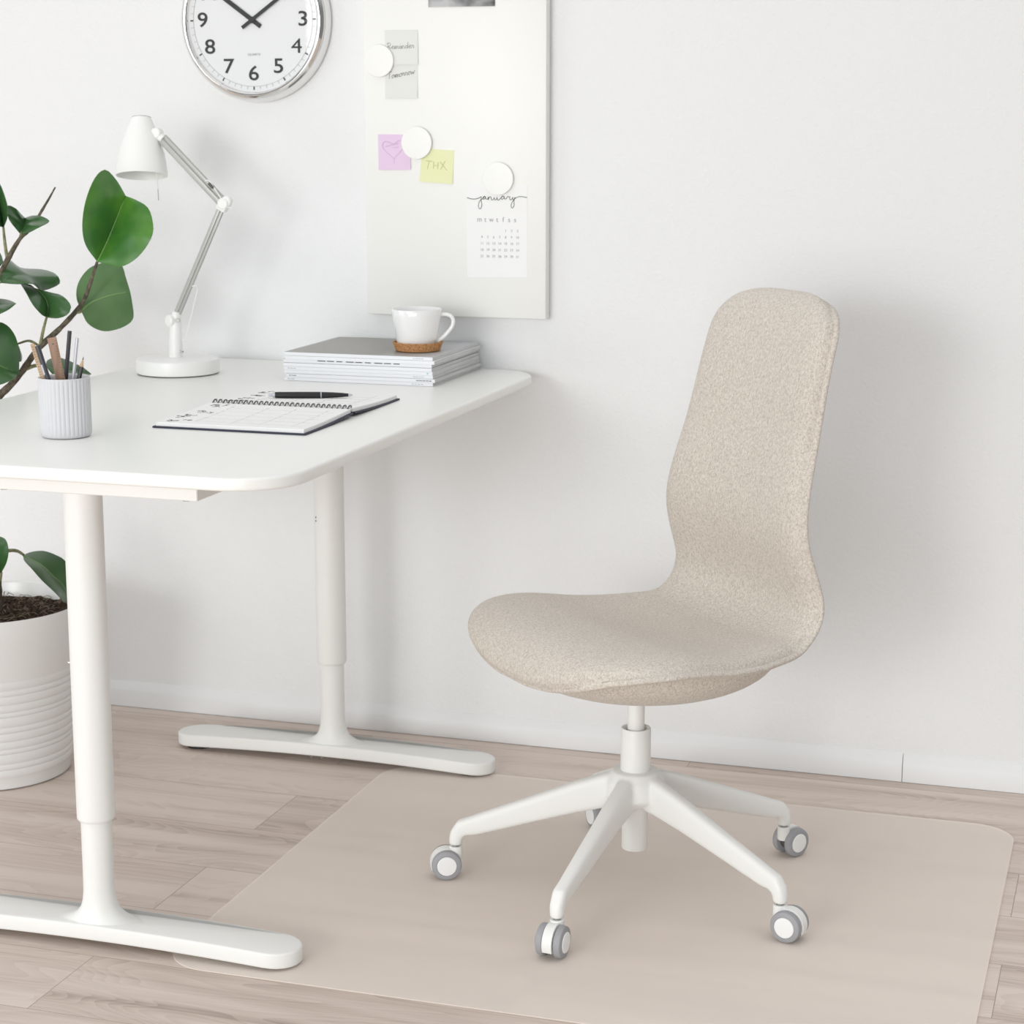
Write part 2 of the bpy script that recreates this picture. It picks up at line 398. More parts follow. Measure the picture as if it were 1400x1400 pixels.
# ------------------------------------------------------------------ desk
desk = thing('desk', 'white height-adjustable desk with rounded top and two T-shaped legs', 'desk', (-0.17, -0.63, 0))
DZ = 0.768
b = B(); slab(b, rrect(-0.572, 0.2305, -1.262, 0.006, 0.10, 16), DZ - 0.019, DZ, 0.0045, 4)
obj('tabletop', b, M_desk, desk)
for n_, (ly, side) in enumerate(((-1.135, -1), (-0.195, -1))):
    lx = -0.145
    b = B()
    # arched foot, rounded ends
    half = 0.3375; wy = 0.041
    t = B(); out = []
    for k in range(13):
        a = -PI / 2 + PI * k / 12; out.append((half - 0.045 + 0.045 * math.cos(a), wy * math.sin(a)))
    for k in range(1, 24): out.append((half - 0.045 - (2 * half - 0.09) * k / 24, wy))
    for k in range(13):
        a = PI / 2 + PI * k / 12; out.append((-half + 0.045 + 0.045 * math.cos(a), wy * math.sin(a)))
    for k in range(1, 24): out.append((-half + 0.045 + (2 * half - 0.09) * k / 24, -wy))
    slab(t, out, 0.0055, 0.0300, 0.0035, 3, zf=lambda x_, y_: 0.0095 * max(0.0, 1 - (x_ / half) ** 2))
    merge(b, t, Matrix.Translation((lx, ly, 0)))
    foot = obj('foot', b, M_white, desk)
    for sx in (-1, 1):
        b = B(); gz = FZ if sx > 0 else 0.0
        cyl(b, (lx + sx * 0.292, ly, gz), (lx + sx * 0.292, ly, 0.0085), 0.0285, 28)
        obj('glide', b, M_black, foot, label='black plastic glide')
    if n_ == 1:
        for dx in (-0.011, 0.011):
            b = B(); cyl(b, (lx + dx - 0.02, ly - wy + 0.0035, 0.012), (lx + dx - 0.02, ly - wy + 0.0035, 0.0175), 0.003, 10); obj('screw', b, M_screw, foot)
    b = B()
    prof = [(0.058, 0.036), (0.050, 0.0385), (0.040, 0.0425), (0.033, 0.049), (0.0282, 0.058), (0.0255, 0.070), (0.0240, 0.085), (0.0238, 0.12), (0.0238, 0.232)]
    lathe(b, [(r, z) for r, z in prof], (lx, ly, 0), 48)
    for v in b.verts:                                   # the flare runs out along the foot, not across it
        r = math.hypot(v.co.x - lx, v.co.y - ly)
        if r > 0.0255:
            q = (r - 0.0255) / (0.058 - 0.0255)
            v.co.y = ly + (v.co.y - ly) * (1 - q * (1 - 0.0365 / 0.058)); v.co.x = lx + (v.co.x - lx) * (1 + 0.25 * q)
            v.co.z -= 0.0035 * q
    obj('lower_leg', b, M_white, desk)
    b = B(); lathe(b, [(0.0240, 0.204), (0.0270, 0.1985), (0.0290, 0.2012), (0.0292, 0.204), (0.0292, 0.716), (0.0, 0.716)], (lx, ly, 0), 48, cap=False)
    up = obj('upper_leg', b, M_white, desk)
    b = B()
    if n_ == 0:
        cyl(b, (lx - 0.0285, ly - 0.006, 0.446), (lx - 0.0325, ly - 0.0065, 0.446), 0.0022, 12); obj('screw', b, M_chrome, up)
    else:
        for dz in (0, 0.007):
            b = B(); cyl(b, (lx - 0.018, ly - 0.0225, 0.487 + dz), (lx - 0.0186, ly - 0.0236, 0.487 + dz), 0.0018, 10); obj('screw', b, M_screw, up)
    b = B(); box(b, -0.375, 0.066, ly - 0.045, ly + 0.045, 0.7155, DZ - 0.0192, 0.0012, 1)
    bar = obj('support_beam', b, M_white, desk)
    for sx in (0.042, -0.258):
        b = B(); cyl(b, (sx, ly - 0.03, 0.7158), (sx, ly - 0.03, 0.7128), 0.0062, 16); obj('screw', b, M_screw, bar)
b = B(); box(b, -0.19, -0.10, -1.09, -0.24, 0.722, DZ - 0.0192, 0.001, 1); obj('long_rail', b, M_white, desk)

# ------------------------------------------------------------------ office chair
HX, HY = 0.5935, -0.675
chair = thing('office_chair', 'beige fabric swivel office chair with white five-star base on the clear mat', 'chair', (HX, HY, FZ))
AF = math.radians(46)
CF = Vector((-math.cos(AF), -math.sin(AF), 0)); CL = Vector((-CF.y, CF.x, 0))
PROF = [[0.2305, 0.3911, 0.2815], [0.1845, 0.4321, 0.2811], [0.0871, 0.4428, 0.2792], [-0.0275, 0.4308, 0.2657], [-0.1128, 0.4303, 0.2431], [-0.1776, 0.4412, 0.2203], [-0.2128, 0.4994, 0.2117], [-0.1844, 0.6229, 0.2011], [-0.2158, 0.7662, 0.1835], [-0.2546, 0.9164, 0.1727], [-0.2989, 0.9734, 0.1703]]
def prof_eval(t):
    C = np.array(PROF); n = len(C); u = t * (n - 1); i = np.clip(u.astype(int), 0, n - 2); f = (u - i)[:, None]
    g = lambda j: C[np.clip(j, 0, n - 1)]
    P0 = np.where((i - 1 < 0)[:, None], 2 * g(i) - g(i + 1), g(i - 1)); P3 = np.where((i + 2 > n - 1)[:, None], 2 * g(i + 1) - g(i), g(i + 2))
    P1, P2 = g(i), g(i + 1)
    return .5 * ((2 * P1) + (-P0 + P2) * f + (2 * P0 - 5 * P1 + 4 * P2 - P3) * f ** 2 + (-P0 + 3 * P1 - 3 * P2 + P3) * f ** 3)
_T = np.linspace(0, 1, 801); _S = prof_eval(_T); _L = np.r_[0, np.cumsum(np.hypot(*np.diff(_S[:, :2], axis=0).T))]
LT = _L[-1]
# arc-length stations, dense towards both ends
s0 = 0.17 * (1 - np.cos(np.linspace(0, PI / 2, 26))) ; s1 = LT - 0.09 * (1 - np.cos(np.linspace(0, PI / 2, 18)))[::-1]
ss = np.r_[s0, np.linspace(0.17, LT - 0.09, 62)[1:-1], s1]
ST = prof_eval(np.interp(ss, _L, _T))
d_ = np.gradient(_S[:, :2], axis=0); d_ /= np.linalg.norm(d_, axis=1)[:, None]
ker = np.ones(41) / 41
for k in (0, 1):
    pad_ = np.r_[np.full(20, d_[0, k]), d_[:, k], np.full(20, d_[-1, k])]; d_[:, k] = np.convolve(pad_, ker, 'valid')
d_ /= np.linalg.norm(d_, axis=1)[:, None]
nx = np.interp(ss, _L, d_[:, 1]); nz_ = np.interp(ss, _L, -d_[:, 0])
WD = ST[:, 2].copy()
for i, s in enumerate(ss):
    if s < 0.17: WD[i] *= max(1 - (1 - s / 0.17) ** 2.3, 0) ** (1 / 2.3)
    if LT - s < 0.09: WD[i] *= max(1 - (1 - (LT - s) / 0.09) ** 2.4, 0) ** (1 / 2.4)
def cup_depth(s):
    return float(np.interp(s, [0, 0.10, 0.22, 0.34, 0.42, 0.52, 0.70, LT - 0.08, LT], [0.0, 0.006, 0.017, 0.026, 0.027, 0.022, 0.018, 0.010, 0.0]))
def cpt(x, l, z): return Vector((HX, HY, 0)) + CF * x + CL * l + Vector((0, 0, z))
NU = 56
us = [-math.sin(PI / 2 * math.sin(PI / 2 * (1 - 2 * k / NU))) for k in range(NU + 1)]
SEAM = 0.0095                       # the seam sits this far in from the outer edge
def seam_u(i): return max(1 - SEAM / max(WD[i], 1e-4), 0.0)
def shell_pt(i, u, front):
    s = ss[i]; e = min(s / 0.05, (LT - s) / 0.045, 1.0); e = max(1 - (1 - e) ** 2.6, 0) ** (1 / 2.6)
    c = cup_depth(s); a = abs(u); us_ = seam_u(i)
    if front:
        rim_h = 0.0065 * e
        if a > us_: h = rim_h * max(1 - ((a - us_) / max(1 - us_, 1e-4)) ** 2.2, 0) ** 0.5
        else:
            v = a / max(us_, 1e-4)
            h = rim_h - 0.0055 * e * max(0, (v - 0.975) / 0.025) + 0.0205 * e * max(1 - v ** 8, 0) ** 0.55
    else: h = -0.013 * e * max(1 - a ** 7, 0) ** 0.6
    h -= c * (1 - u * u)
    return cpt(ST[i, 0] + nx[i] * h, WD[i] * u, ST[i, 1] + nz_[i] * h)
b = B(); rows = []
for i in range(len(ss)):
    if WD[i] < 1e-5:
        v = b.verts.new(cpt(ST[i, 0], 0, ST[i, 1])); rows.append([v] * (2 * NU)); continue
    rw = [b.verts.new(shell_pt(i, u, True)) for u in us] + [b.verts.new(shell_pt(i, u, False)) for u in us[::-1][1:-1]]
    rows.append(rw)
grid_faces(b, rows, close_u=True)
shell = obj('upholstered_shell', b, M_fabric, chair, ang=60)
def seam_pt(i, sg):
    p_ = shell_pt(i, sg * seam_u(i), True); return p_
i0 = next(i for i in range(len(ss)) if WD[i] > 0.03); i1 = max(i for i in range(len(ss)) if WD[i] > 0.03)
rimp = [seam_pt(i, 1) for i in range(i0, i1 + 1)] + [seam_pt(i, -1) for i in range(i1, i0 - 1, -1)]
b = B(); tube(b, rimp, 0.0025, 8, closed=True)
obj('piping', b, M_fabric, shell, ang=None)
# rounded tray below the seat
b = B(); rows = []
for i in range(13):
    a = PI / 2 * i / 12
    r = math.cos(a) ** 0.75; z = 0.420 - 0.078 * math.sin(a)
    rows.append([b.verts.new(cpt(-0.010 + 0.225 * r * math.cos(t_), 0.222 * r * math.sin(t_), z)) if r > 1e-4 else None for t_ in [2 * PI * k / 40 for k in range(40)]])
if rows[-1][0] is None:
    v = b.verts.new(cpt(-0.010, 0, 0.342)); rows[-1] = [v] * 40
grid_faces(b, rows, close_u=True); b.faces.new(rows[0])
tray = obj('seat_underside', b, M_fabric, chair, ang=60)
b = B(); box(b, -0.016, 0.016, -0.009, 0.009, -0.004, 0.003, 0.0025, 2)
p = cpt(0.030, 0.03, 0.3365)
obj('adjusting_lever', b if not bmesh.ops.transform(b, matrix=Matrix.Translation(p) @ Matrix.Rotation(math.radians(20), 4, 'Z'), verts=b.verts) else b, M_white, chair)
b = B(); cyl(b, (HX, HY, 0.272), (HX, HY, 0.345), 0.0139, 32); obj('gas_piston', b, M_white, chair)
b = B(); lathe(b, [(0.0150, 0.270), (0.0205, 0.277), (0.0235, 0.2775), (0.0247, 0.2755), (0.0249, 0.19), (0.0215, 0.18), (0.0215, 0.0715), (0.0205, 0.0700), (0, 0.0700)], (HX, HY, 0), 40, cap=False)
obj('gas_column', b, M_white, chair)
# five-star base grown as one moulding, legs cut out as their own pieces
b = B()
lathe(b, [(0.0, 0.150), (0.036, 0.149), (0.050, 0.162), (0.047, 0.190), (0.038, 0.2060), (0.0, 0.2075)], (HX, HY, 0), 40)
LEGA = [math.radians(-170.9 + 72 * k) for k in range(5)]
def leg_section(bm, ang):
    rows = []
    #  r, top z, bottom z, half width top, half width bottom
    sec = [(0.0, 0.206, 0.146, 0.020, 0.017), (0.05, 0.198, 0.138, 0.0195, 0.0165), (0.10, 0.1805, 0.126, 0.0175, 0.0155), (0.17, 0.152, 0.106, 0.0160, 0.0140), (0.24, 0.1235, 0.086, 0.0148, 0.0130), (0.272, 0.1105, 0.077, 0.0142, 0.0126)]
    ca, sa = math.cos(ang), math.sin(ang)
    def ring(c, ux, uy, a, bb, n=24, pw=0.5):
        # rounded rectangle section spanned by ux (width) and uy
        out = []
        for k in range(n):
            t = 2 * PI * k / n; cx = math.copysign(abs(math.cos(t)) ** pw, math.cos(t)); cy = math.copysign(abs(math.sin(t)) ** pw, math.sin(t))
            out.append(bm.verts.new(c + ux * a * cx + uy * bb * cy))
        return out
    wv = Vector((-sa, ca, 0)); rv = Vector((ca, sa, 0)); zv = Vector((0, 0, 1)); H0 = Vector((HX, HY, 0))
    slope = Vector((ca * 0.925, sa * 0.925, -0.38)); up = Vector((ca * 0.38, sa * 0.38, 0.925))
    for r, zt, zb, w1, w2 in sec:
        rows.append(ring(H0 + rv * r + zv * (zt + zb) / 2, wv, zv if r < 0.2 else (zv * 0.9 + rv * 0.1).normalized(), (w1 + w2) / 2 * 0.84, (zt - zb) / 2))
    # bend down to the caster socket
    rows.append(ring(H0 + rv * 0.288 + zv * 0.0895, wv, (zv * 0.75 + rv * 0.6).normalized(), 0.0118, 0.0150))
    rows.append(ring(H0 + rv * 0.2975 + zv * 0.0790, wv, (zv * 0.3 + rv * 0.95).normalized(), 0.0114, 0.0124))
    rows.append(ring(H0 + rv * 0.3000 + zv * 0.0700, wv, rv, 0.0115, 0.0118, pw=0.8))
    rows.append(ring(H0 + rv * 0.3005 + zv * 0.0590, wv, rv, 0.0112, 0.0112, pw=0.9))
    grid_faces(bm, rows, close_u=True); bm.faces.new(rows[0]); bm.faces.new(rows[-1])
for a in LEGA:
    t = B(); leg_section(t, a); merge(b, t)
bmesh.ops.recalc_face_normals(b, faces=b.faces)
b = eval_bm(b, [('REMESH', dict(mode='VOXEL', voxel_size=0.0026, use_smooth_shade=True)), ('SMOOTH', dict(factor=0.5, iterations=14))])
zlow = {}
parts = {}
for f in b.faces:
    c = f.calc_center_median(); dx, dy = c.x - HX, c.y - HY; r = math.hypot(dx, dy)
    if r < 0.066: parts[f.index] = -1
    else:
        a = math.atan2(dy, dx); parts[f.index] = min(range(5), key=lambda k: abs((a - LEGA[k] + PI) % (2 * PI) - PI))
b.verts.ensure_lookup_table(); b.verts.index_update(); b.normal_update()
def sub_mesh(key):
    me = bpy.data.meshes.new('star'); vs = {}; V = []; F = []; N = []
    for f in b.faces:
        if parts[f.index] == key:
            q = []
            for v in f.verts:
                if v.index not in vs: vs[v.index] = len(V); V.append(v.co - Vector((HX, HY, FZ))); N.append(v.normal.copy())
                q.append(vs[v.index])
            F.append(q)
    me.from_pydata(V, [], F); me.polygons.foreach_set('use_smooth', [True] * len(F)); me.materials.append(M_white)
    me.normals_split_custom_set_from_vertices(N); return me
hub = bpy.data.objects.new('star_base', sub_mesh(-1)); COL.objects.link(hub); hub.parent = chair
for k in range(5):
    o = bpy.data.objects.new('base_leg', sub_mesh(k)); COL.objects.link(o); o.parent = hub
b.free()
# casters
VR = Vector((0.9531, 0.3026, 0)); VF = Vector((-0.3026, 0.9531, 0))
TR = [-VR * 0.995 - VF * 0.1, -VF * 0.92 - VR * 0.40, VR * 0.85 - VF * 0.52, VR * 0.80 + VF * 0.60, -VF * 0.92 + VR * 0.38]
WR = 0.0252
for k in range(5):
    pin = Vector((HX + 0.3005 * math.cos(LEGA[k]), HY + 0.3005 * math.sin(LEGA[k]), 0))
    t = TR[k].normalized(); ax = Vector((t.y, -t.x, 0)); ax = ax if ax.dot(VF) < 0 else -ax
    if abs(ax.dot(VF)) < 0.5 and k == 1: ax = VR * 0.92 - VF * 0.40; ax.normalize()
    wc = pin + t * 0.0165 + Vector((0, 0, FZ + WR))
    MX = Matrix((( t.x, ax.x, 0, wc.x), (t.y, ax.y, 0, wc.y), (0, 0, 1, wc.z), (0, 0, 0, 1)))
    b = B()
    # curved cover between the wheels
    tt = B(); R_ = 0.0268; rows = []
    prof = [(-0.0140, -0.004), (-0.0140, -0.004)]
    angs = [math.radians(-25 + 185 * q / 22) for q in range(23)]
    sec = []
    for q in angs: sec.append((R_ * math.cos(q), R_ * math.sin(q)))
    sec += [(-0.0262, 0.004), (-0.0262, 0.020)] if False else []
    sec += [(0.018 * math.cos(q), 0.018 * math.sin(q)) for q in angs[::-1]]
    for y in (-0.0078, 0.0078): rows.append([tt.verts.new((px, y, pz)) for px, pz in sec])
    grid_faces(tt, rows, close_u=True); tt.faces.new(rows[0]); tt.faces.new(rows[1][::-1])
    merge(b, tt, MX)
    cyl(b, pin + Vector((0, 0, FZ + 0.030)), pin + Vector((0, 0, 0.0565)), 0.0112, 24, bev=0.001)
    cas = obj('caster', b, M_white, chair)
    b = B(); cyl(b, pin + Vector((0, 0, 0.0555)), pin + Vector((0, 0, 0.0625)), 0.0062, 16); obj('swivel_pin', b, M_screw, cas)
    b = B(); lathe(b, [(0, -0.0125), (0.0165, -0.0125), (0.0165, 0.0125), (0, 0.0125)], (0, 0, 0), 28, MX @ Matrix.Rotation(PI / 2, 4, 'X'), cap=False); obj('axle_core', b, M_dark, cas)
    for sgn in (-1, 1):
        RM = MX @ Matrix.Rotation(-sgn * PI / 2, 4, 'X')
        b = B(); lathe(b, [(0.012, 0.0086), (0.0225, 0.0086), (0.0244, 0.0098), (WR, 0.0118), (WR, 0.0168), (0.0240, 0.0198), (0.0205, 0.0215), (0.0172, 0.0218), (0.0168, 0.0205), (0.012, 0.0205)], (0, 0, 0), 40, RM, cap=False)
        obj('tire', b, M_grey, cas, label='grey rubber tire')
        b = B(); lathe(b, [(0.0166, 0.018), (0.0166, 0.0217), (0.0155, 0.0228), (0.009, 0.0234), (0, 0.0236)], (0, 0, 0), 40, RM, cap=False)
        obj('hub_cap', b, M_cap, cas, label='white round hub cap')

# ------------------------------------------------------------------ magnetic board and what hangs on it
YB = -0.018
board = thing('magnetic_board', 'large cream-white magnetic board on the wall above the magazines', 'board', (0.055, 0.011, 1.17))
b = B(); box(b, -0.1302, 0.2402, YB, 0.009, 0.8708, 1.70, 0.002, 2); obj('panel', b, M_board, board)
b = B(); box(b, -0.115, 0.225, 0.0088, 0.0118, 0.9, 1.66, 0.0005, 1); obj('mounting_plate', b, M_board, board)
def paper(bm, cs, y, th=0.0005, curl=0.0, n=8):
    """sheet from 4 corners (x,z): bottom-left, bottom-right, top-right, top-left"""
    (ax, az), (bx, bz), (cx, cz), (dx, dz) = cs; fr = []; bk = []
    for j in range(n + 1):
        v = j / n; r1 = []; r2 = []
        for i in range(n + 1):
            u = i / n
            px = (ax * (1 - u) + bx * u) * (1 - v) + (dx * (1 - u) + cx * u) * v
            pz = (az * (1 - u) + bz * u) * (1 - v) + (dz * (1 - u) + cz * u) * v
            yy = y - curl * (1 - v) ** 2
            r1.append(bm.verts.new((px, yy - th, pz))); r2.append(bm.verts.new((px, yy, pz)))
        fr.append(r1); bk.append(r2)
    grid_faces(bm, fr); grid_faces(bm, bk)
    ed = [fr[0][i] for i in range(n + 1)] + [fr[j][n] for j in range(1, n + 1)] + [fr[n][i] for i in range(n - 1, -1, -1)] + [fr[j][0] for j in range(n - 1, 0, -1)]
    eb = [bk[0][i] for i in range(n + 1)] + [bk[j][n] for j in range(1, n + 1)] + [bk[n][i] for i in range(n - 1, -1, -1)] + [bk[j][0] for j in range(n - 1, 0, -1)]
    grid_faces(bm, [ed, eb], close_u=True)
def strokes(bm, lines, y, r, fac=1.0, n=5):
    for L in lines:
        P = smooth_path([(p[0], y, p[1]) for p in L], max(2, (len(L) - 1) * n + 1)) if len(L) > 2 else np.array([(p[0], y, p[1]) for p in L])
        tube(bm, [tuple(p) for p in P], r, 5)
def magnet(x, z, r, label):
    m = thing('round_magnet', label, 'magnet', (x, YB, z), 'round magnets on the board')
    RM = Matrix.Rotation(PI / 2, 4, 'X')
    b = B(); lathe(b, [(0, 0.0022), (r - 0.001, 0.0022), (r, 0.0030), (r, 0.0062), (r - 0.0008, 0.0070), (r - 0.004, 0.0073), (0, 0.0074)], (x, YB, z), 56, RM, cap=False)
    obj('magnet_face', b, M_magnet, m)
magnet(-0.0972, 1.3620, 0.0308, 'round cream magnet on the grey reminder notes at the left of the board')
magnet(-0.0205, 1.2060, 0.0312, 'round cream magnet between the pink and the yellow note')
magnet(0.1450, 1.1390, 0.0312, 'round cream magnet at the top of the january calendar page')

GLY = {  # single-stroke handwriting, x height 1
 'R': (1.25, [[(0.1, 0), (0.2, 1.8)], [(-0.2, 1.6), (0.4, 1.95), (0.95, 1.55), (0.7, 1.0), (0.25, 0.85), (0.6, 0.6), (1.2, 0.1)]]),
 'e': (0.9, [[(0, 0.4), (0.5, 0.55), (0.7, 0.85), (0.4, 1.0), (0.1, 0.6), (0.3, 0.05), (0.9, 0.2)]]),
 'm': (1.5, [[(0, 0.2), (0.15, 0.9), (0.15, 0), (0.45, 0.9), (0.65, 0.85), (0.65, 0), (0.95, 0.9), (1.15, 0.85), (1.2, 0.1), (1.5, 0.2)]]),
 'i': (0.6, [[(0, 0.2), (0.25, 0.95), (0.25, 0.1), (0.6, 0.2)], [(0.3, 1.45), (0.36, 1.5)]]),
 'n': (1.1, [[(0, 0.2), (0.15, 0.9), (0.15, 0), (0.5, 0.9), (0.75, 0.8), (0.75, 0.1), (1.1, 0.2)]]),
 'd': (1.1, [[(0, 0.2), (0.4, 0.9), (0.75, 0.8)], [(0.4, 0.9), (0.1, 0.5), (0.3, 0.05), (0.7, 0.4), (0.95, 1.9), (0.8, 0.1), (1.1, 0.2)]]),
 'r': (0.85, [[(0, 0.2), (0.2, 1.0), (0.3, 0.8), (0.6, 0.85), (0.55, 0.1), (0.85, 0.2)]]),
 'T': (1.2, [[(-0.1, 1.7), (0.5, 1.85), (1.3, 2.0)], [(0.55, 1.85), (0.45, 0)]]),
 'o': (0.95, [[(0.4, 0.95), (0.05, 0.6), (0.2, 0.05), (0.6, 0.2), (0.65, 0.8), (0.4, 0.95), (0.95, 0.8)]]),
 'w': (1.3, [[(0, 0.8), (0.2, 0.05), (0.5, 0.7), (0.75, 0.05), (1.05, 0.9), (1.3, 0.8)]]),
}
def handwriting(bm, s, x0, z0, x1, z1, h, y, r):
    tot = sum(GLY[c][0] for c in s); k = (x1 - x0) / tot; x = 0
    for c in s:
        adv, ln = GLY[c]
        strokes(bm, [[(x0 + (x + px) * k, z0 + (z1 - z0) * (x + px) / tot + pz * h) for px, pz in L] for L in ln], y, r)
        x += adv
n1 = thing('sticky_note', 'pale grey note reading Reminder, above the Tomorrow note', 'note', (-0.052, YB, 1.386))
b = B(); paper(b, [(-0.0835, 1.3545), (-0.0172, 1.3545), (-0.0180, 1.4193), (-0.0858, 1.4196)], YB - 0.0008, 0.0005, 0.001); obj('note_paper', b, M_green_note, n1)
b = B(); handwriting(b, 'Reminder', -0.0800, 1.3835, -0.0245, 1.3855, 0.0062, YB - 0.0016, 0.00034); obj('handwriting', b, M_ink, n1)
n2 = thing('sticky_note', 'pale grey note reading Tomorrow, below the Reminder note', 'note', (-0.053, YB, 1.323))
b = B(); paper(b, [(-0.0858, 1.2903), (-0.0192, 1.2900), (-0.0190, 1.3575), (-0.0855, 1.3575)], YB - 0.0001, 0.0005, 0.0012); obj('note_paper', b, M_green_note, n2)
b = B(); handwriting(b, 'Tomorrow', -0.0800, 1.3270, -0.0235, 1.3375, 0.0066, YB - 0.0012, 0.00034); obj('handwriting', b, M_ink, n2)
n3 = thing('sticky_note', 'pink sticky note with a drawn heart', 'note', (-0.068, YB, 1.188))
b = B(); paper(b, [(-0.1012, 1.1537), (-0.0345, 1.1547), (-0.0352, 1.2215), (-0.1022, 1.2220)], YB - 0.0001, 0.0005, 0.0015); obj('note_paper', b, M_pink, n3)
b = B(); strokes(b, [[(-0.0689, 1.1643), (-0.0693, 1.1751), (-0.0804, 1.1847), (-0.0895, 1.1931), (-0.0928, 1.2003), (-0.0906, 1.2068), (-0.084, 1.2088), (-0.0744, 1.2052), (-0.0684, 1.204), (-0.0592, 1.2101), (-0.0514, 1.2077), (-0.0484, 1.2005), (-0.0529, 1.1921), (-0.0648, 1.18), (-0.0693, 1.1739)],
    [(-0.0868, 1.1986), (-0.075, 1.2016), (-0.0593, 1.2046)], [(-0.0711, 1.1963), (-0.0594, 1.1981)]], YB - 0.0014, 0.00045); obj('heart_drawing', b, M_pinkink, n3, label='darker pink heart')
n4 = thing('sticky_note', 'yellow sticky note reading THX', 'note', (0.02, YB, 1.161))
b = B(); paper(b, [(-0.0164, 1.1318), (0.0513, 1.1275), (0.0548, 1.1918), (-0.0112, 1.1955)], YB - 0.0001, 0.0005, 0.0015); obj('note_paper', b, M_yellow, n4)
b = B(); strokes(b, [[(-0.0025, 1.172), (0.0105, 1.1709)], [(0.0032, 1.1708), (-0.0, 1.1564)], [(0.013, 1.1704), (0.0124, 1.157)], [(0.0221, 1.1691), (0.0212, 1.1561)], [(0.013, 1.1632), (0.0218, 1.1628)], [(0.0264, 1.1698), (0.04, 1.1539)], [(0.0362, 1.1711), (0.0271, 1.1554)]], YB - 0.0014, 0.0006); obj('handwriting', b, M_yelink, n4)
cal = thing('calendar_page', 'white calendar page for january held by a magnet', 'calendar', (0.14, YB, 1.04))
b = B(); paper(b, [(0.0805, 0.9487), (0.2030, 0.9512), (0.2030, 1.1290), (0.0800, 1.1280)], YB - 0.0001, 0.0005, 0.0); obj('page', b, M_paper, cal)
JAN = [(0.0809, 1.1024), (0.0896, 1.0999), (0.0987, 1.0999), (0.1059, 1.102), (0.1099, 1.1041), (0.1095, 1.0971), (0.1111, 1.0904), (0.1098, 1.0835), (0.1071, 1.081), (0.1044, 1.084), (0.1048, 1.0911), (0.1077, 1.0971), (0.1128, 1.1006), (0.1159, 1.1035), (0.1182, 1.1045), (0.1161, 1.1052), (0.1137, 1.1031), (0.1132, 1.1004), (0.1153, 1.0994), (0.1179, 1.1018), (0.1189, 1.1045), (0.1189, 1.1006), (0.1215, 1.0995), (0.1236, 1.1016), (0.1244, 1.1046), (0.1242, 1.0982), (0.1258, 1.1024), (0.1283, 1.1047), (0.1301, 1.1025), (0.1305, 1.0989), (0.1334, 1.0986), (0.1357, 1.1009), (0.1366, 1.1034), (0.1368, 1.0993), (0.1391, 1.0984), (0.1413, 1.1009), (0.1422, 1.1038), (0.1426, 1.0991), (0.1456, 1.0984), (0.1492, 1.1019), (0.1525, 1.105), (0.1557, 1.1057), (0.1528, 1.106), (0.1507, 1.1032), (0.1503, 1.1005), (0.1528, 1.0999), (0.1553, 1.1023), (0.1568, 1.1054), (0.1568, 1.1013), (0.1593, 1.1003), (0.1622, 1.1034), (0.1639, 1.1058), (0.1654, 1.1044), (0.1679, 1.1052), (0.1675, 1.1004), (0.17, 1.0988), (0.1726, 1.1013), (0.1736, 1.1042), (0.174, 1.1002), (0.1758, 1.0992), (0.1776, 1.1022), (0.1783, 1.1043), (0.1761, 1.0972), (0.1765, 1.0896), (0.1743, 1.0843), (0.1718, 1.0839), (0.1704, 1.0869), (0.1717, 1.0929), (0.1752, 1.098), (0.1797, 1.1026), (0.1851, 1.105), (0.1913, 1.1054), (0.1976, 1.1045), (0.2026, 1.1039)]
b = B(); strokes(b, [JAN], YB - 0.0008, 0.00065, n=3); obj('month_lettering', b, M_ink, cal, label='handwritten january')
b = B()
for k, ch in enumerate('mtwtfss'): text_bm(b, ch, 0.0135, (0.1062 + 0.01205 * k, YB - 0.0009, 1.0565), ax='CENTER', ay='BOTTOM_BASELINE')
obj('weekday_letters', b, M_ink_pale, cal)
b = B(); d = 1
for row in range(5):
    for c in range(4 if row == 0 else 0, 7):
        text_bm(b, str(d), 0.0066, (0.1112 + 0.01205 * c, YB - 0.0009, 1.0375 - 0.01235 * row), ax='CENTER', ay='BOTTOM_BASELINE'); d += 1
obj('day_numbers', b, M_ink_pale, cal)
M_photo = tint(mat('black_and_white_print', (0.3, 0.3, 0.3), 0.5), (0.05, 0.05, 0.05), (0.50, 0.50, 0.51), 14, (1, 1, 1.3), detail=5, lo=0.36, hi=0.62)
b = B(); paper(b, [(0.0045, 1.4617), (0.1385, 1.4614), (0.1385, 1.625), (0.0050, 1.625)], YB - 0.0001, 0.0005, 0.001)
tag(obj('photo_print', b, M_photo, origin=(0.07, YB, 1.54)), 'black and white photo print at the top edge of the picture on the board', 'photo')

# ------------------------------------------------------------------ wall clock
KX, KZ = -0.3660, 1.4427
clock = thing('wall_clock', 'round chrome wall clock with a white dial showing ten past ten', 'clock', (KX, 0.011, KZ))
RC = Matrix.Rotation(PI / 2, 4, 'X')     # local z -> towards the room
C0 = (KX, 0.0115, KZ)
b = B(); lathe(b, [(0.150, 0.0), (0.1575, 0.001), (0.1592, 0.004), (0.1594, 0.009), (0.1586, 0.015), (0.1570, 0.021), (0.1545, 0.0268), (0.1515, 0.0312), (0.1480, 0.0342), (0.1448, 0.0352), (0.1420, 0.0342), (0.1402, 0.0318), (0.1392, 0.0285), (0.1388, 0.0240)], C0, 96, RC, cap=False)
obj('case_ring', b, M_chrome, clock, ang=60)
M_dial = mat('white_dial', (0.86, 0.865, 0.875), 0.6)
b = B(); lathe(b, [(0.1392, 0.0240), (0.1392, 0.0255), (0.0, 0.0255)], C0, 96, RC, cap=False); obj('dial', b, M_dial, clock)
YD = 0.0115 - 0.0257
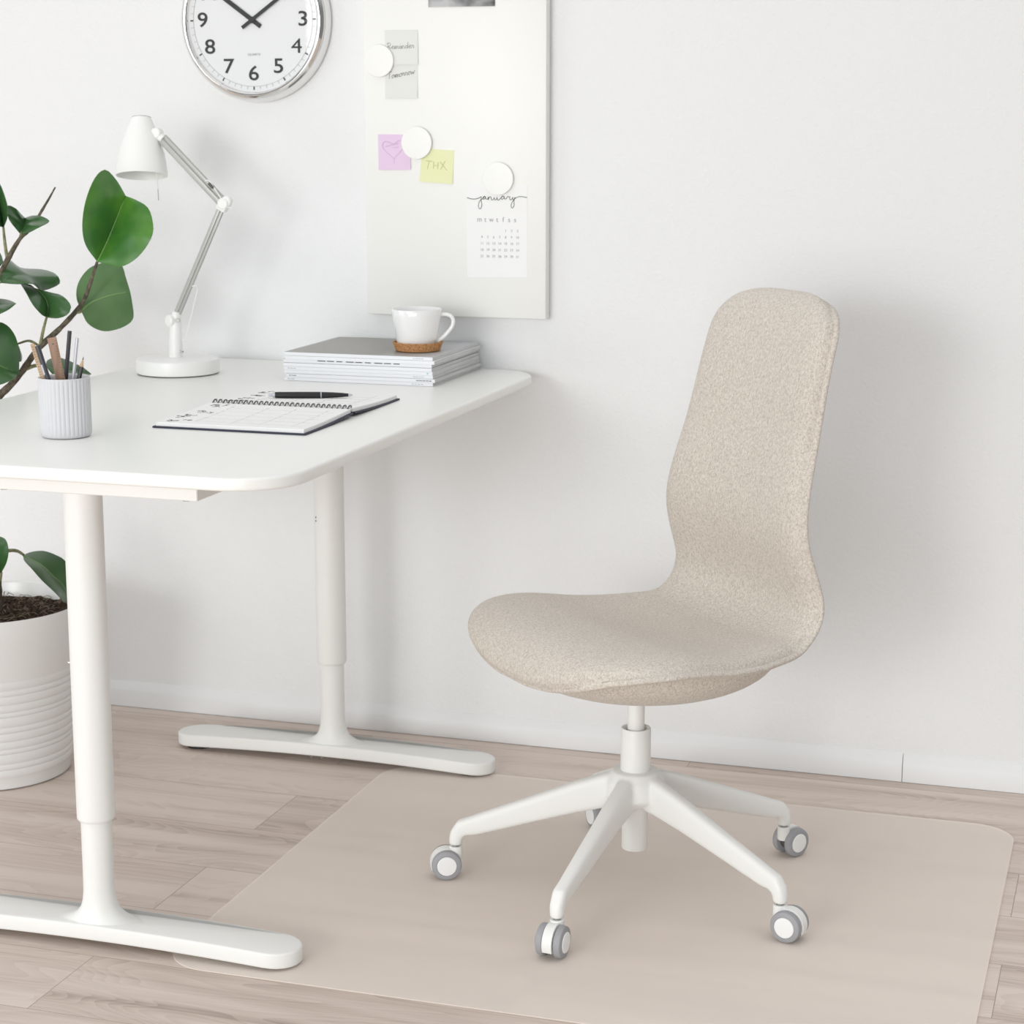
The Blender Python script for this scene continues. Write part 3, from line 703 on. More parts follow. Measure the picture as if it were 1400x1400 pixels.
M_black_ink = mat('black_dial_print', (0.03, 0.03, 0.032), 0.6)
for h in range(1, 13):
    a = 2 * PI * h / 12; b = B()
    text_bm(b, str(h), 0.0400, (KX + 0.1080 * math.sin(a), YD - 0.0003, KZ + 0.1040 * math.cos(a)), ext=0.0002, off=0.0 if h == 4 else 0.0004, sx=1.22)
    obj('numeral', b, M_black_ink, clock)
bt = B()
for k in range(60):
    a = 2 * PI * k / 60; big = k % 5 == 0
    M_ = Matrix.Translation((KX, YD, KZ)) @ Matrix.Rotation(a, 4, 'Y')
    if big: b = B(); box(b, -0.0013, 0.0013, -0.0005, 0.0, 0.1285, 0.1350, M=M_); obj('hour_mark', b, M_black_ink, clock)
    else: box(bt, -0.00035, 0.00035, -0.0005, 0.0, 0.1285, 0.1345, M=M_)
tube(bt, [(KX + 0.1282 * math.sin(2 * PI * k / 90), YD - 0.0003, KZ + 0.1282 * math.cos(2 * PI * k / 90)) for k in range(90)], 0.0004, 4, closed=True)
obj('minute_track', bt, M_ink_pale, clock)
b = B(); text_bm(b, 'QUARTZ', 0.0062, (KX + 0.002, YD - 0.0003, KZ - 0.0665), sx=1.1); obj('dial_lettering', b, M_ink_pale, clock)
def hand(ang, L, tail, w, y):
    bm = B(); box(bm, -w / 2, w / 2, y - 0.0008, y, -tail, L, 0.0002, 1, M=Matrix.Translation((KX, 0, KZ)) @ Matrix.Rotation(math.radians(ang), 4, 'Y'))
    lathe(bm, [(0, 0), (w * 0.75, 0), (w * 0.75, 0.0012), (0, 0.0012)], (KX, y, KZ), 24, RC, cap=False); return bm
obj('hour_hand', hand(-54.5, 0.078, 0.022, 0.0088, YD - 0.0016), M_black_ink, clock)
obj('minute_hand', hand(55.0, 0.118, 0.026, 0.0070, YD - 0.0034), M_black_ink, clock)
b = B(); lathe(b, [(0.1398, 0.0322), (0.1398, 0.0332), (0.0, 0.0332)], C0, 96, RC, cap=False); obj('glass', b, M_glass, clock, label='clear flat glass')

# ------------------------------------------------------------------ desk lamp
LX, LY = -0.436, -0.243
lamp = thing('desk_lamp', 'white jointed desk lamp with a bell shade and grey arms on the desk', 'lamp', (LX, LY, DZ))
b = B(); lathe(b, [(0, 0.0020), (0.0785, 0.0020), (0.0797, 0.0032), (0.0800, 0.007), (0.0800, 0.025), (0.0790, 0.0285), (0.0760, 0.0300), (0.02, 0.0318), (0, 0.032)], (LX, LY, DZ), 64, cap=False)
base = obj('lamp_base', b, M_lampw, lamp)
b = B(); lathe(b, [(0, 0.0003), (0.0780, 0.0003), (0.0780, 0.0024), (0, 0.0024)], (LX, LY, DZ), 64, cap=False); obj('base_pad', b, M_dark, base, label='dark thin pad under the base')
def lp(x, z, d=0.0): return Vector((x, LY + d, z))
b = B()
tube(b, [lp(-0.4400, 0.797), lp(-0.4398, 0.810), lp(-0.4392, 0.840), lp(-0.4380, 0.862), lp(-0.4370, 0.878), lp(-0.4362, 0.886), lp(-0.4358, 0.8885)], [0.0134, 0.0130, 0.0123, 0.0112, 0.0098, 0.0078, 0.004], 20)
stem = obj('stem', b, M_lampw, lamp)
b = B(); cyl(b, Vector((-0.449, LY - 0.013, 0.8695)), Vector((-0.438, LY + 0.006, 0.8705)), 0.0118, 24, bev=0.003); obj('pivot_knob', b, M_lampw, stem)
b = B(); cyl(b, Vector((-0.4290, LY - 0.009, 0.8712)), Vector((-0.4285, LY - 0.0125, 0.8712)), 0.0045, 16); obj('pivot_screw', b, M_alu, stem)
b = B(); cyl(b, lp(-0.4310, 0.8105, -0.004), lp(-0.4215, 0.8105, -0.006), 0.0032, 14, bev=0.001); obj('stem_pin', b, M_chrome, stem)
def channel(bm, a, c, w, dpt):
    """open channel bar: two rails with a web"""
    a = Vector(a); c = Vector(c); d = (c - a); L = d.length; q = d.to_track_quat('Z', 'Y').to_matrix().to_4x4()
    zz = d.normalized(); yy = Vector((0, 1, 0)); xx = yy.cross(zz).normalized(); yy = zz.cross(xx)
    M_ = Matrix(((xx.x, yy.x, zz.x, a.x), (xx.y, yy.y, zz.y, a.y), (xx.z, yy.z, zz.z, a.z), (0, 0, 0, 1)))
    box(bm, -w / 2, w * 0.10, -dpt / 2, dpt / 2, 0, L, w * 0.10, 3, M_)
    box(bm, w * 0.04, w / 2, -dpt * 0.22, dpt / 2, 0, L, w * 0.08, 3, M_)
b = B(); channel(b, lp(-0.4345, 0.882), lp(-0.3345, 1.086), 0.0125, 0.010); arm1 = obj('lower_arm', b, M_alu, lamp)
b = B(); tube(b, [tuple(v) for v in (lp(-0.3990, 0.9373, -0.004), lp(-0.3893, 0.9385, -0.004), lp(-0.3872, 0.932, -0.004), lp(-0.4162, 0.834, -0.004), lp(-0.4240, 0.8337, -0.004))], 0.0010, 8); obj('tension_rod', b, M_lampw, arm1)
b = B(); channel(b, lp(-0.3330, 1.0980), lp(-0.4545, 1.2165), 0.0185, 0.012); arm2 = obj('upper_arm', b, M_alu, lamp)
b = B(); tube(b, [tuple(v) for v in (lp(-0.3640, 1.1370, -0.004), lp(-0.3582, 1.1385, -0.006), lp(-0.3522, 1.1340, -0.006), lp(-0.3201, 1.0885, -0.006), lp(-0.3110, 1.0872, -0.004))], 0.0011, 8); obj('tension_rod', b, M_lampw, arm2)
b = B(); box(b, -0.0065, 0.0065, -0.004, 0.004, -0.0028, 0.0028, 0.001, 1, Matrix.Translation(lp(-0.3515, 1.1285, -0.005)) @ Matrix.Rotation(math.radians(45), 4, 'Y')); obj('arm_clip', b, M_dark, arm2)
b = B()
cyl(b, lp(-0.3275, 1.0950, -0.011), lp(-0.3275, 1.0950, 0.011), 0.0108, 24, bev=0.002)
cyl(b, lp(-0.3225, 1.0990, -0.007), lp(-0.3225, 1.0990, 0.007), 0.0098, 24, bev=0.002)
box(b, -0.010, 0.010, -0.0085, 0.0085, -0.009, 0.009, 0.003, 2, Matrix.Translation(lp(-0.3310, 1.0895)) @ Matrix.Rotation(math.radians(26), 4, 'Y'))
obj('elbow_joint', b, M_lampw, lamp)
# shade, axis leaning a little towards the room
s_top = Vector((-0.5015, LY + 0.010, 1.2545)); s_bot = Vector((-0.4935, LY - 0.012, 1.1455))
ad = s_top - s_bot; SL = ad.length; SM = Matrix.Translation(s_bot) @ ad.to_track_quat('Z', 'Y').to_matrix().to_4x4()
pr_ = [(0.0492, 0.0), (0.0482, 0.12), (0.0462, 0.24), (0.0432, 0.38), (0.0396, 0.50), (0.0350, 0.63), (0.0296, 0.76), (0.0240, 0.88), (0.0192, 0.975), (0.0182, 1.0)]
b = B(); lathe(b, [(r, z * SL) for r, z in pr_] + [(r - 0.0014, z * SL) for r, z in pr_[::-1]] + [(0.0492, 0.0)], (0, 0, 0), 56, SM, cap=False)
shade = obj('lamp_shade', b, M_lampw, lamp, ang=50)
b = B(); lathe(b, [(0.0184, SL * 0.985), (0.0186, SL * 1.004), (0.0165, SL * 1.010), (0.0, SL * 1.010)], (0, 0, 0), 40, SM, cap=False); obj('shade_cap', b, M_alu, shade, label='grey metal cap')
b = B(); lathe(b, [(0, SL * 0.55), (0.015, SL * 0.55), (0.016, SL * 0.95), (0, SL * 0.95)], (0, 0, 0), 24, SM, cap=False); obj('bulb_socket', b, M_lampw, shade)
b = B(); tube(b, [(-0.4720, LY, 1.190), (-0.4655, LY - 0.004, 1.1377), (-0.4640, LY - 0.005, 1.1200)], 0.0012, 8); obj('switch_rod', b, M_lampw, shade)
b = B(); tube(b, [(-0.4640, LY - 0.005, 1.1200), (-0.4629, LY - 0.006, 1.0990)], 0.0009, 8); obj('switch_tip', b, M_alu, shade)
b = B()
cyl(b, lp(-0.4640, 1.2255, -0.009), lp(-0.4640, 1.2255, 0.009), 0.0098, 24, bev=0.002)
cyl(b, lp(-0.4640, 1.2255), lp(-0.4780, 1.2170), 0.0068, 16)
cyl(b, lp(-0.4640, 1.2230), lp(-0.4520, 1.2140), 0.0080, 16)
obj('shade_joint', b, M_lampw, lamp)

# ------------------------------------------------------------------ magazines
M_magw = mat('white_magazine_spine', (0.83, 0.84, 0.87), 0.45)
M_magp = tint(mat('magazine_pages', (0.7, 0.7, 0.7), 0.8), (0.50, 0.50, 0.49), (0.74, 0.74, 0.74), 60, (0.3, 0.3, 22), detail=5)
M_magd = mat('dark_magazine_cover', (0.16, 0.15, 0.15), 0.4)
M_magg = mat('grey_magazine_cover', (0.55, 0.55, 0.56), 0.4)
def cover_print():
    m = mat('grey_printed_cover', (0.4, 0.37, 0.34), 0.35)
    n, l, p = nodes_of(m)
    tc = n.new('ShaderNodeTexCoord'); sp = n.new('ShaderNodeSeparateXYZ'); l.new(tc.outputs['Object'], sp.inputs[0])
    r1 = n.new('ShaderNodeValToRGB'); E = r1.color_ramp.elements
    E[0].position = 0.0; E[0].color = (0.29, 0.275, 0.25, 1); E[1].position = 1.0; E[1].color = (0.56, 0.57, 0.59, 1)
    a = E.new(0.60); a.color = (0.25, 0.24, 0.22, 1); c = E.new(0.72); c.color = (0.34, 0.34, 0.34, 1)
    mr = n.new('ShaderNodeMapRange'); mr.inputs['From Min'].default_value = -0.15; mr.inputs['From Max'].default_value = 0.15
    l.new(sp.outputs[0], mr.inputs[0])
    nz = n.new('ShaderNodeTexNoise'); nz.inputs['Scale'].default_value = 18; nz.inputs['Detail'].default_value = 5; l.new(tc.outputs['Object'], nz.inputs['Vector'])
    ma = n.new('ShaderNodeMath'); ma.operation = 'MULTIPLY_ADD'; ma.inputs[1].default_value = 0.25; l.new(nz.outputs[0], ma.inputs[0]); l.new(mr.outputs[0], ma.inputs[2])
    sb = n.new('ShaderNodeMath'); sb.operation = 'SUBTRACT'; sb.inputs[1].default_value = 0.12; l.new(ma.outputs[0], sb.inputs[0])
    l.new(sb.outputs[0], r1.inputs[0]); l.new(r1.outputs[0], p.inputs['Base Color'])
    return m
M_print = cover_print()
MZ = 0.00675; NM = 8
MAG_LABEL = ['white-spined magazine at the bottom of the stack on the desk', 'magazine with a black-lettered spine, second from the bottom of the stack',
 'magazine third from the bottom of the stack', 'magazine with a green dot on the spine, in the middle of the stack', 'magazine fourth from the top of the stack',
 'magazine third from the top of the stack, its spine crossed by a dark line', 'plain white-spined magazine directly under the grey top magazine', 'magazine with a grey cover at the top of the stack, under the mug and coaster']
jit = [(0.000, 0.000), (0.0035, -0.0005), (0.000, 0.0010), (-0.0005, 0.0), (-0.0015, -0.0008), (-0.0018, 0.001), (0.0030, -0.001), (0.0, 0.0)]
covs = [M_magw, M_magg, M_magg, M_magw, M_magg, M_magd, M_magw, M_print]
for k in range(NM):
    dx, dy = jit[k]; x0, x1, y0, y1 = -0.195 + dx, 0.1025 + dx * 1.2, -0.2815 + dy, -0.0105 + dy * 2
    z0 = DZ + 0.0003 + k * MZ; z1 = z0 + MZ - 0.0002
    m = thing('magazine', MAG_LABEL[k], 'magazine', ((x0 + x1) / 2, (y0 + y1) / 2, z0), 'magazines stacked on the desk')
    b = B(); box(b, x0, x1, y0, y1, z0, z0 + 0.0004); box(b, x0, x1, y0, y1, z1 - 0.0004, z1); cv = obj('cover', b, covs[k], m)
    b = B(); box(b, x0, x1, y0 - 0.0003, y0 + 0.0005, z0 + 0.0002, z1 - 0.0001, 0.0002, 1); sp = obj('spine', b, M_magw, m)
    b = B(); box(b, x0 + 0.0004, x1 - 0.0006, y0 + 0.0006, y1 - 0.0006, z0 + 0.0005, z1 - 0.0005); obj('pages', b, M_magp, m)
    # unreadable fine print on the spine, as small bars
    b = B(); zc = (z0 + z1) / 2; yy = y0 - 0.0006
    def bar(xa, xb, h=0.0012, zo=0.0): box(b, x0 + xa, x0 + xb, yy, yy + 0.0004, zc + zo - h / 2, zc + zo + h / 2)
    if k in (0, 1): bar(0.007, 0.011); bar(0.0125, 0.0145); bar(0.0155, 0.021)
    if k == 1: [bar(0.262 + q * 0.0062, 0.267 + q * 0.0062, 0.0014) for q in range(5)]
    if k == 0: [bar(0.256 + q * 0.0062, 0.260 + q * 0.0062, 0.0010) for q in range(4)]
    if k == 5: [bar(0.070 + q * 0.019, 0.086 + q * 0.019 - (q % 3) * 0.002, 0.0016, 0.002) for q in range(9)]
    if k in (2, 7): [bar(0.259 + q * 0.0055, 0.263 + q * 0.0055, 0.0010) for q in range(4)]
    if k == 3: [bar(0.008 + q * 0.006, 0.0125 + q * 0.006, 0.0010) for q in range(3)]
    if len(b.verts): obj('spine_print', b, M_ink if k in (1, 5) else M_ink_pale, sp)
    else: b.free()
    if k == 3:
        b = B(); box(b, x0 + 0.2865, x0 + 0.2895, yy, yy + 0.0004, zc - 0.0014, zc + 0.0014); obj('spine_mark', b, mat('green_mark', (0.30, 0.62, 0.55), 0.6), sp, label='small green mark')
MT = DZ + 0.0003 + NM * MZ

# ------------------------------------------------------------------ coaster and mug
CX, CY = 0.0392, -0.1876
b = B(); lathe(b, [(0, 0.0004), (0.0400, 0.0004), (0.0425, 0.002), (0.0475, 0.0165), (0.0470, 0.0175), (0.0450, 0.0175), (0.0415, 0.0085), (0.0, 0.0080)], (CX, CY, MT), 56, cap=False)
tag(obj('coaster', b, M_cork, origin=(CX, CY, MT)), 'round cork coaster under the white mug', 'coaster')
UX, UY = 0.0372, -0.1876; U0 = MT + 0.0084; UH = 0.9015 - U0
mug = thing('mug', 'white porcelain mug with a handle on the cork coaster', 'mug', (UX, UY, U0))
out = [(0.0, 0.0012), (0.030, 0.0012), (0.033, 0.0), (0.0355, 0.0010), (0.0372, 0.004), (0.0392, 0.016), (0.0425, 0.038), (0.0455, 0.056), (0.0472, UH - 0.001)]
inn = [(0.0466, UH), (0.0456, UH - 0.0006), (0.0436, 0.056), (0.0405, 0.038), (0.0372, 0.016), (0.034, 0.0055), (0.0, 0.0045)]
b = B(); lathe(b, out + inn, (UX, UY, U0), 64, cap=False); obj('cup_body', b, M_porc, mug, ang=60)
hp = [(0.0350, 0.0550), (0.0440, 0.0590), (0.0540, 0.0600), (0.0640, 0.0570), (0.0690, 0.0485), (0.0665, 0.0370), (0.0560, 0.0235), (0.0450, 0.0130), (0.0370, 0.0070)]
hr = Vector((0.955, 0.297, 0))
P = smooth_path([(r, z) for r, z in hp], 36)
b = B(); tube(b, [tuple(Vector((UX, UY, U0 + z)) + hr * r) for r, z in P], 0.0037, 14); obj('mug_handle', b, M_porc, mug, ang=60)

# ------------------------------------------------------------------ planner and pen
pl = thing('planner', 'open spiral-bound planner with a navy cover lying on the desk', 'planner', (-0.026, -0.675, DZ))
PX0, PX1, PYA, PYB, PYS = -0.1590, 0.1065, -0.8815, -0.4640, -0.6770
zs = lambda x_, y_: 0.0055 * max(0.0, 1 - abs(y_ - PYS) / 0.17) ** 1.6
def leafslab(bm, x0, x1, y0, y1, z0, z1, n=10):
    rows_ = []
    for k in range(n + 1):
        y_ = y0 + (y1 - y0) * k / n; zz = zs(0, y_)
        rows_.append([bm.verts.new((x0, y_, z0 + zz)), bm.verts.new((x1, y_, z0 + zz)), bm.verts.new((x1, y_, z1 + zz)), bm.verts.new((x0, y_, z1 + zz))])
    grid_faces(bm, rows_, close_u=True); bm.faces.new(rows_[0]); bm.faces.new(rows_[-1])
for ya, yb in ((PYA, PYS - 0.004), (PYS + 0.004, PYB)):
    b = B(); leafslab(b, PX0, PX1, ya, yb, DZ + 0.0003, DZ + 0.0030); cv = obj('planner_cover', b, M_navy, pl, label='navy blue cover')
    fr = ya < PYS - 0.1
    y0_, y1_ = (ya + 0.0045, yb - 0.0015) if fr else (yb * 0 + ya + 0.0015, yb - 0.0045)
    b = B(); leafslab(b, PX0 + 0.004, PX1 - 0.004, y0_, y1_, DZ + 0.0031, DZ + 0.0092); pg = obj('page_block', b, M_paper, pl)
    zt = DZ + 0.0093
    b = B()
    def ln(xa, xb, yc, w=0.0005):
        n_ = 2; box(b, xa, xb, yc - w / 2, yc + w / 2, zt + zs(0, yc) - 0.0004, zt + zs(0, yc) + 0.00015)
    def lv(xc, yc0, yc1, w=0.0006):
        for q in range(8):
            u0 = yc0 + (yc1 - yc0) * q / 8; u1 = yc0 + (yc1 - yc0) * (q + 1) / 8; zz = zs(0, (u0 + u1) / 2)
            box(b, xc - w / 2, xc + w / 2, u0, u1, zt + zz - 0.0006, zt + zz + 0.00015)
    ys = [y0_ + 0.028, y0_ + 0.060, y0_ + 0.092, y0_ + 0.124, y0_ + 0.156]
    for yy in ys: ln(PX0 + 0.060, PX1 - 0.018, yy)
    for xx in (PX0 + 0.062, PX0 + 0.125, PX0 + 0.175, PX0 + 0.232): lv(xx, y0_ + 0.022, y1_ - 0.016)
    obj('printed_grid', b, M_ink_faint, pg)
    b = B(); rnd = random.Random(3 + fr)
    for q in range(4):
        bx_, by_ = PX0 + 0.026, y0_ + 0.028 + q * 0.046
        for s_ in range(5):
            px_, py_ = bx_ + rnd.uniform(-0.012, 0.012), by_ + rnd.uniform(-0.009, 0.009); pts_ = []
            for w_ in range(7):
                px_ += rnd.uniform(-0.006, 0.007); py_ += rnd.uniform(-0.0045, 0.0045); py_ = min(max(py_, y0_ + 0.008), y1_ - 0.006)
                px_ = min(max(px_, PX0 + 0.008), PX0 + 0.052); pts_.append((px_, py_, zt + zs(0, py_)))
            tube(b, [tuple(p_) for p_ in smooth_path(pts_, 20)], 0.00042, 4)
    obj('printed_sketch', b, M_ink, pg)
b = B(); NR = 27
for k in range(NR):
    xc = PX0 + 0.010 + (PX1 - PX0 - 0.020) * k / (NR - 1)
    for o_ in (0, 0.0018):
        tube(b, [(xc + o_ + 0.0022 * math.sin(q * 2 * PI / 18), PYS + 0.0075 * math.cos(q * 2 * PI / 18), DZ + 0.0125 + 0.0072 * math.sin(q * 2 * PI / 18)) for q in range(18)], 0.00062, 5, closed=True)
obj('spiral_binding', b, M_wire, pl)
PA = Vector((-0.0905, -0.5835, 0)); PB = Vector((0.0435, -0.5270, 0))
pd = (PB - PA).normalized(); Lp = (PB - PA).length
pz0 = DZ + 0.0094 + zs(0, -0.580) + 0.0058; pz1 = DZ + 0.0094 + zs(0, -0.535) + 0.0050
pen = thing('ballpoint_pen', 'black ballpoint pen with silver ends lying on the open planner', 'pen', (-0.0235, -0.555, pz0 - 0.006))
PMX = Matrix.Translation((PA.x, PA.y, pz0)) @ Vector((PB.x - PA.x, PB.y - PA.y, pz1 - pz0)).to_track_quat('Z', 'Y').to_matrix().to_4x4()
b = B(); lathe(b, [(0, 0.011), (0.0050, 0.011), (0.0054, 0.014), (0.0056, 0.05), (0.0056, 0.089), (0.0054, 0.092), (0.0049, 0.110), (0.0038, 0.127), (0.0026, 0.138), (0, 0.138)], (0, 0, 0), 28, PMX, cap=False); obj('barrel', b, M_pen, pen)
b = B(); lathe(b, [(0, 0.0), (0.0022, 0.0), (0.0028, 0.001), (0.0028, 0.006), (0.0042, 0.007), (0.0046, 0.0112), (0, 0.0112)], (0, 0, 0), 24, PMX, cap=False); obj('push_button', b, M_silver, pen, label='silver push button')
b = B(); lathe(b, [(0.0050, 0.0895), (0.0058, 0.0897), (0.0058, 0.0912), (0.0050, 0.0914)], (0, 0, 0), 28, PMX, cap=False); obj('ring', b, M_silver, pen, label='silver ring')
b = B(); lathe(b, [(0.0027, 0.1378), (0.0022, 0.1415), (0.0008, 0.1455), (0, 0.1455)], (0, 0, 0), 20, PMX, cap=False); obj('pen_tip', b, M_silver, pen, label='silver tip')

# ------------------------------------------------------------------ pen cup and what stands in it
QX, QY = -0.2472, -0.9987; QR = 0.0400
cupo = thing('pen_cup', 'pale grey ribbed pencil cup at the front left of the desk', 'cup', (QX, QY, DZ))
def rib(r, z, a): return r - (0.0011 * (1 - abs(math.sin(a * 18))) ** 1.3 if (0.006 < z < 0.0915 and r > 0.0385) else 0)
b = B()
zsq = np.linspace(0.008, 0.0905, 12)
lathe(b, [(0, 0.0006), (0.032, 0.0004), (0.0360, 0.0012), (0.0385, 0.0038)] + [(QR, float(z)) for z in zsq] + [(QR, 0.0925), (0.0398, 0.0938), (0.0385, 0.0940), (0.0372, 0.0930), (0.0368, 0.0900), (0.0365, 0.0060), (0, 0.0055)], (QX, QY, DZ), 288, rib=rib, cap=False)
obj('cup_body', b, M_cup, cupo, ang=60)
IR = 0.0335
def stick_axis(top, low, drop):
    """extend the line from top through low down into the cup"""
    t = Vector(top); l_ = Vector(low); return t, t + (l_ - t) * drop
QRV = Vector((0.866, 0.5, 0)); QFV = Vector((-0.5, 0.866, 0))
def cp(x, z, d=0.0): return Vector((QX, QY, z)) + QRV * ((x - QX) * 0.866) + QFV * d
def shaft(a, c, r, seg=6): bm = B(); cyl(bm, a, c, r, seg); return bm
a, c = cp(-0.2997, 0.9142, -0.004), cp(-0.2610, 0.7765, -0.004)
w = thing('folding_rule', 'pale wooden folding rule, leftmost in the pencil cup', 'ruler', c, 'tools in the pencil cup')
xx = VR; 
def flat_bar(bm, a, c, wv, w_, th):
    d = (a - c); zz = d.normalized(); x_ = (wv - zz * wv.dot(zz)).normalized(); y_ = zz.cross(x_)
    box(bm, -w_ / 2, w_ / 2, -th / 2, th / 2, 0, d.length, 0.0006, 1, Matrix(((x_.x, y_.x, zz.x, c.x), (x_.y, y_.y, zz.y, c.y), (x_.z, y_.z, zz.z, c.z), (0, 0, 0, 1))))
    return Matrix(((x_.x, y_.x, zz.x, c.x), (x_.y, y_.y, zz.y, c.y), (x_.z, y_.z, zz.z, c.z), (0, 0, 0, 1)))
b = B(); flat_bar(b, a, c, QRV, 0.0062, 0.004); obj('blade', b, M_wood, w)
b = B(); MF = flat_bar(B(), a, c, QRV, 0.0062, 0.004)
for q in range(14): box(b, -0.0022, 0.0004 + 0.0012 * (q % 2), -0.0022, -0.0019, 0.085 + q * 0.004, 0.0855 + q * 0.004, M=MF)
obj('scale_marks', b, M_ink, w)
a, c = cp(-0.2908, 0.9122, -0.012), cp(-0.2483, 0.7765, -0.020)
w = thing('dark_pen', 'dark grey pen with a silver clip leaning left in the pencil cup', 'pen', c, 'tools in the pencil cup')
obj('barrel', shaft(a, c, 0.0040, 20), M_graphite, w)
b = B(); d = (c - a).normalized(); cyl(b, a + d * 0.030 - VF * 0.0045 - VR * 0.002, a + d * 0.046 - VF * 0.0050 - VR * 0.002, 0.0016, 10); obj('clip', b, M_silver, w, label='silver clip')
a, c = cp(-0.2655, 0.9225, 0.004), cp(-0.2376, 0.7765, 0.004)
w = thing('wooden_ruler', 'brown wooden ruler standing upright in the pencil cup', 'ruler', c, 'tools in the pencil cup')
b = B(); MF = flat_bar(b, a, c, QRV, 0.0142, 0.003); obj('blade', b, M_wood2, w)
b = B()
for q in range(16): box(b, 0.0030 if q % 2 else 0.0040, 0.0060, -0.0018, -0.0014, 0.078 + q * 0.0043, 0.0785 + q * 0.0043, M=MF)
lathe(b, [(0, 0.0013), (0.0012, 0.0013), (0.0012, 0.0018), (0, 0.0018)], (0, 0, 0), 12, MF @ Matrix.Translation((0, 0, 0.138)) @ Matrix.Rotation(PI / 2, 4, 'X'), cap=False)
obj('scale_marks', b, M_ink, w)
a, c = cp(-0.2335, 0.9310, 0.016), cp(-0.2546, 0.7765, 0.018)
w = thing('grey_pencil', 'tallest dark grey pencil standing in the pencil cup, blunt end up', 'pencil', c, 'tools in the pencil cup')
obj('shaft', shaft(a, c, 0.0036), M_graphite, w)
a, c = cp(-0.2208, 0.9200, 0.012), cp(-0.2430, 0.7765, 0.014)
w = thing('silver_pencil', 'thin pale silver pencil between the two dark pencils in the cup', 'pencil', c, 'tools in the pencil cup')
obj('shaft', shaft(a, c, 0.0026, 12), M_silver, w)
a, c = cp(-0.2112, 0.8930, -0.006), cp(-0.2450, 0.7765, -0.014)
w = thing('black_pencil', 'short black pencil with a sharpened point up, at the right in the cup', 'pencil', c, 'tools in the pencil cup')
d = (c - a).normalized()
obj('shaft', shaft(a + d * 0.016, c, 0.0036), M_black, w)
b = B(); cyl(b, a + d * 0.016, a + d * 0.005, 0.0035, 12, r2=0.0011); obj('sharpened_wood', b, M_wood, w, label='bare sharpened wood')
b = B(); cyl(b, a + d * 0.005, a, 0.0011, 10, r2=0.0002); obj('lead', b, M_ink, w)

# ------------------------------------------------------------------ potted rubber plant
PXC, PYC = -0.7552, -0.4526
plant = thing('potted_rubber_plant', 'rubber plant in a white ribbed pot left of the desk', 'plant', (PXC, PYC, 0))
PH = 0.337
pp = [(0.0, 0.0004), (0.138, 0.0004), (0.1455, 0.003), (0.1470, 0.010)]
zr = 0.024
def rad(z): return 0.1470 + (0.1817 - 0.1470) * min(1, z / PH)
k = 0
while zr < 0.205:
    wdt = (0.017, 0.012, 0.020, 0.010, 0.015)[k % 5]
    for f_, o_ in ((0.0, -0.0016), (0.12, -0.0004), (0.3, 0.0006), (0.55, 0.0008), (0.8, 0.0002), (0.95, -0.0008)): pp.append((rad(zr + f_ * wdt) + o_, zr + f_ * wdt))
    zr += wdt; k += 1
pp += [(rad(0.21) - 0.0012, 0.210), (rad(0.214), 0.214), (rad(0.30), 0.30), (rad(PH) - 0.0004, PH - 0.004), (rad(PH) - 0.001, PH - 0.001), (rad(PH) - 0.003, PH), (rad(PH) - 0.005, PH - 0.001), (rad(PH) - 0.006, PH - 0.004), (0.166, 0.25), (0.0, 0.25)]
b = B(); lathe(b, pp, (PXC, PYC, 0), 96, cap=False); obj('pot', b, M_pot, plant, ang=50)
b = B(); rnd = random.Random(5)
rows = []
for i in range(26):
    r = 0.1742 * i / 25
    if i == 0: v = b.verts.new((PXC, PYC, 0.312)); rows.append([v] * 72); continue
    rows.append([b.verts.new((PXC + r * math.cos(2 * PI * q / 72), PYC + r * math.sin(2 * PI * q / 72), 0.311 - 0.004 * (i / 25) ** 2 + (rnd.uniform(-0.004, 0.005) if i < 25 else -0.002))) for q in range(72)])
grid_faces(b, rows, close_u=True)
soil = obj('soil', b, M_soil, plant, ang=None)
b = B()
for q in range(230):
    r = 0.165 * math.sqrt(rnd.random()); a = rnd.uniform(0, 2 * PI); x_, y_ = PXC + r * math.cos(a), PYC + r * math.sin(a); th = rnd.uniform(0, PI * 2); L = rnd.uniform(0.008, 0.026)
    bend = rnd.uniform(-1.2, 1.2); pts_ = []
    for s_ in range(5):
        x2 = x_ + L * s_ / 4 * math.cos(th + bend * s_ / 4); y2 = y_ + L * s_ / 4 * math.sin(th + bend * s_ / 4)
        if math.hypot(x2 - PXC, y2 - PYC) > 0.170: break
        pts_.append((x2, y2, 0.314 + 0.006 * math.sin(PI * s_ / 4) * rnd.random()))
    if len(pts_) > 2: tube(b, pts_, rnd.uniform(0.0004, 0.0009), 4)
fb = obj('root_fibres', b, M_fibre, soil, ang=None); fb['kind'] = 'stuff'
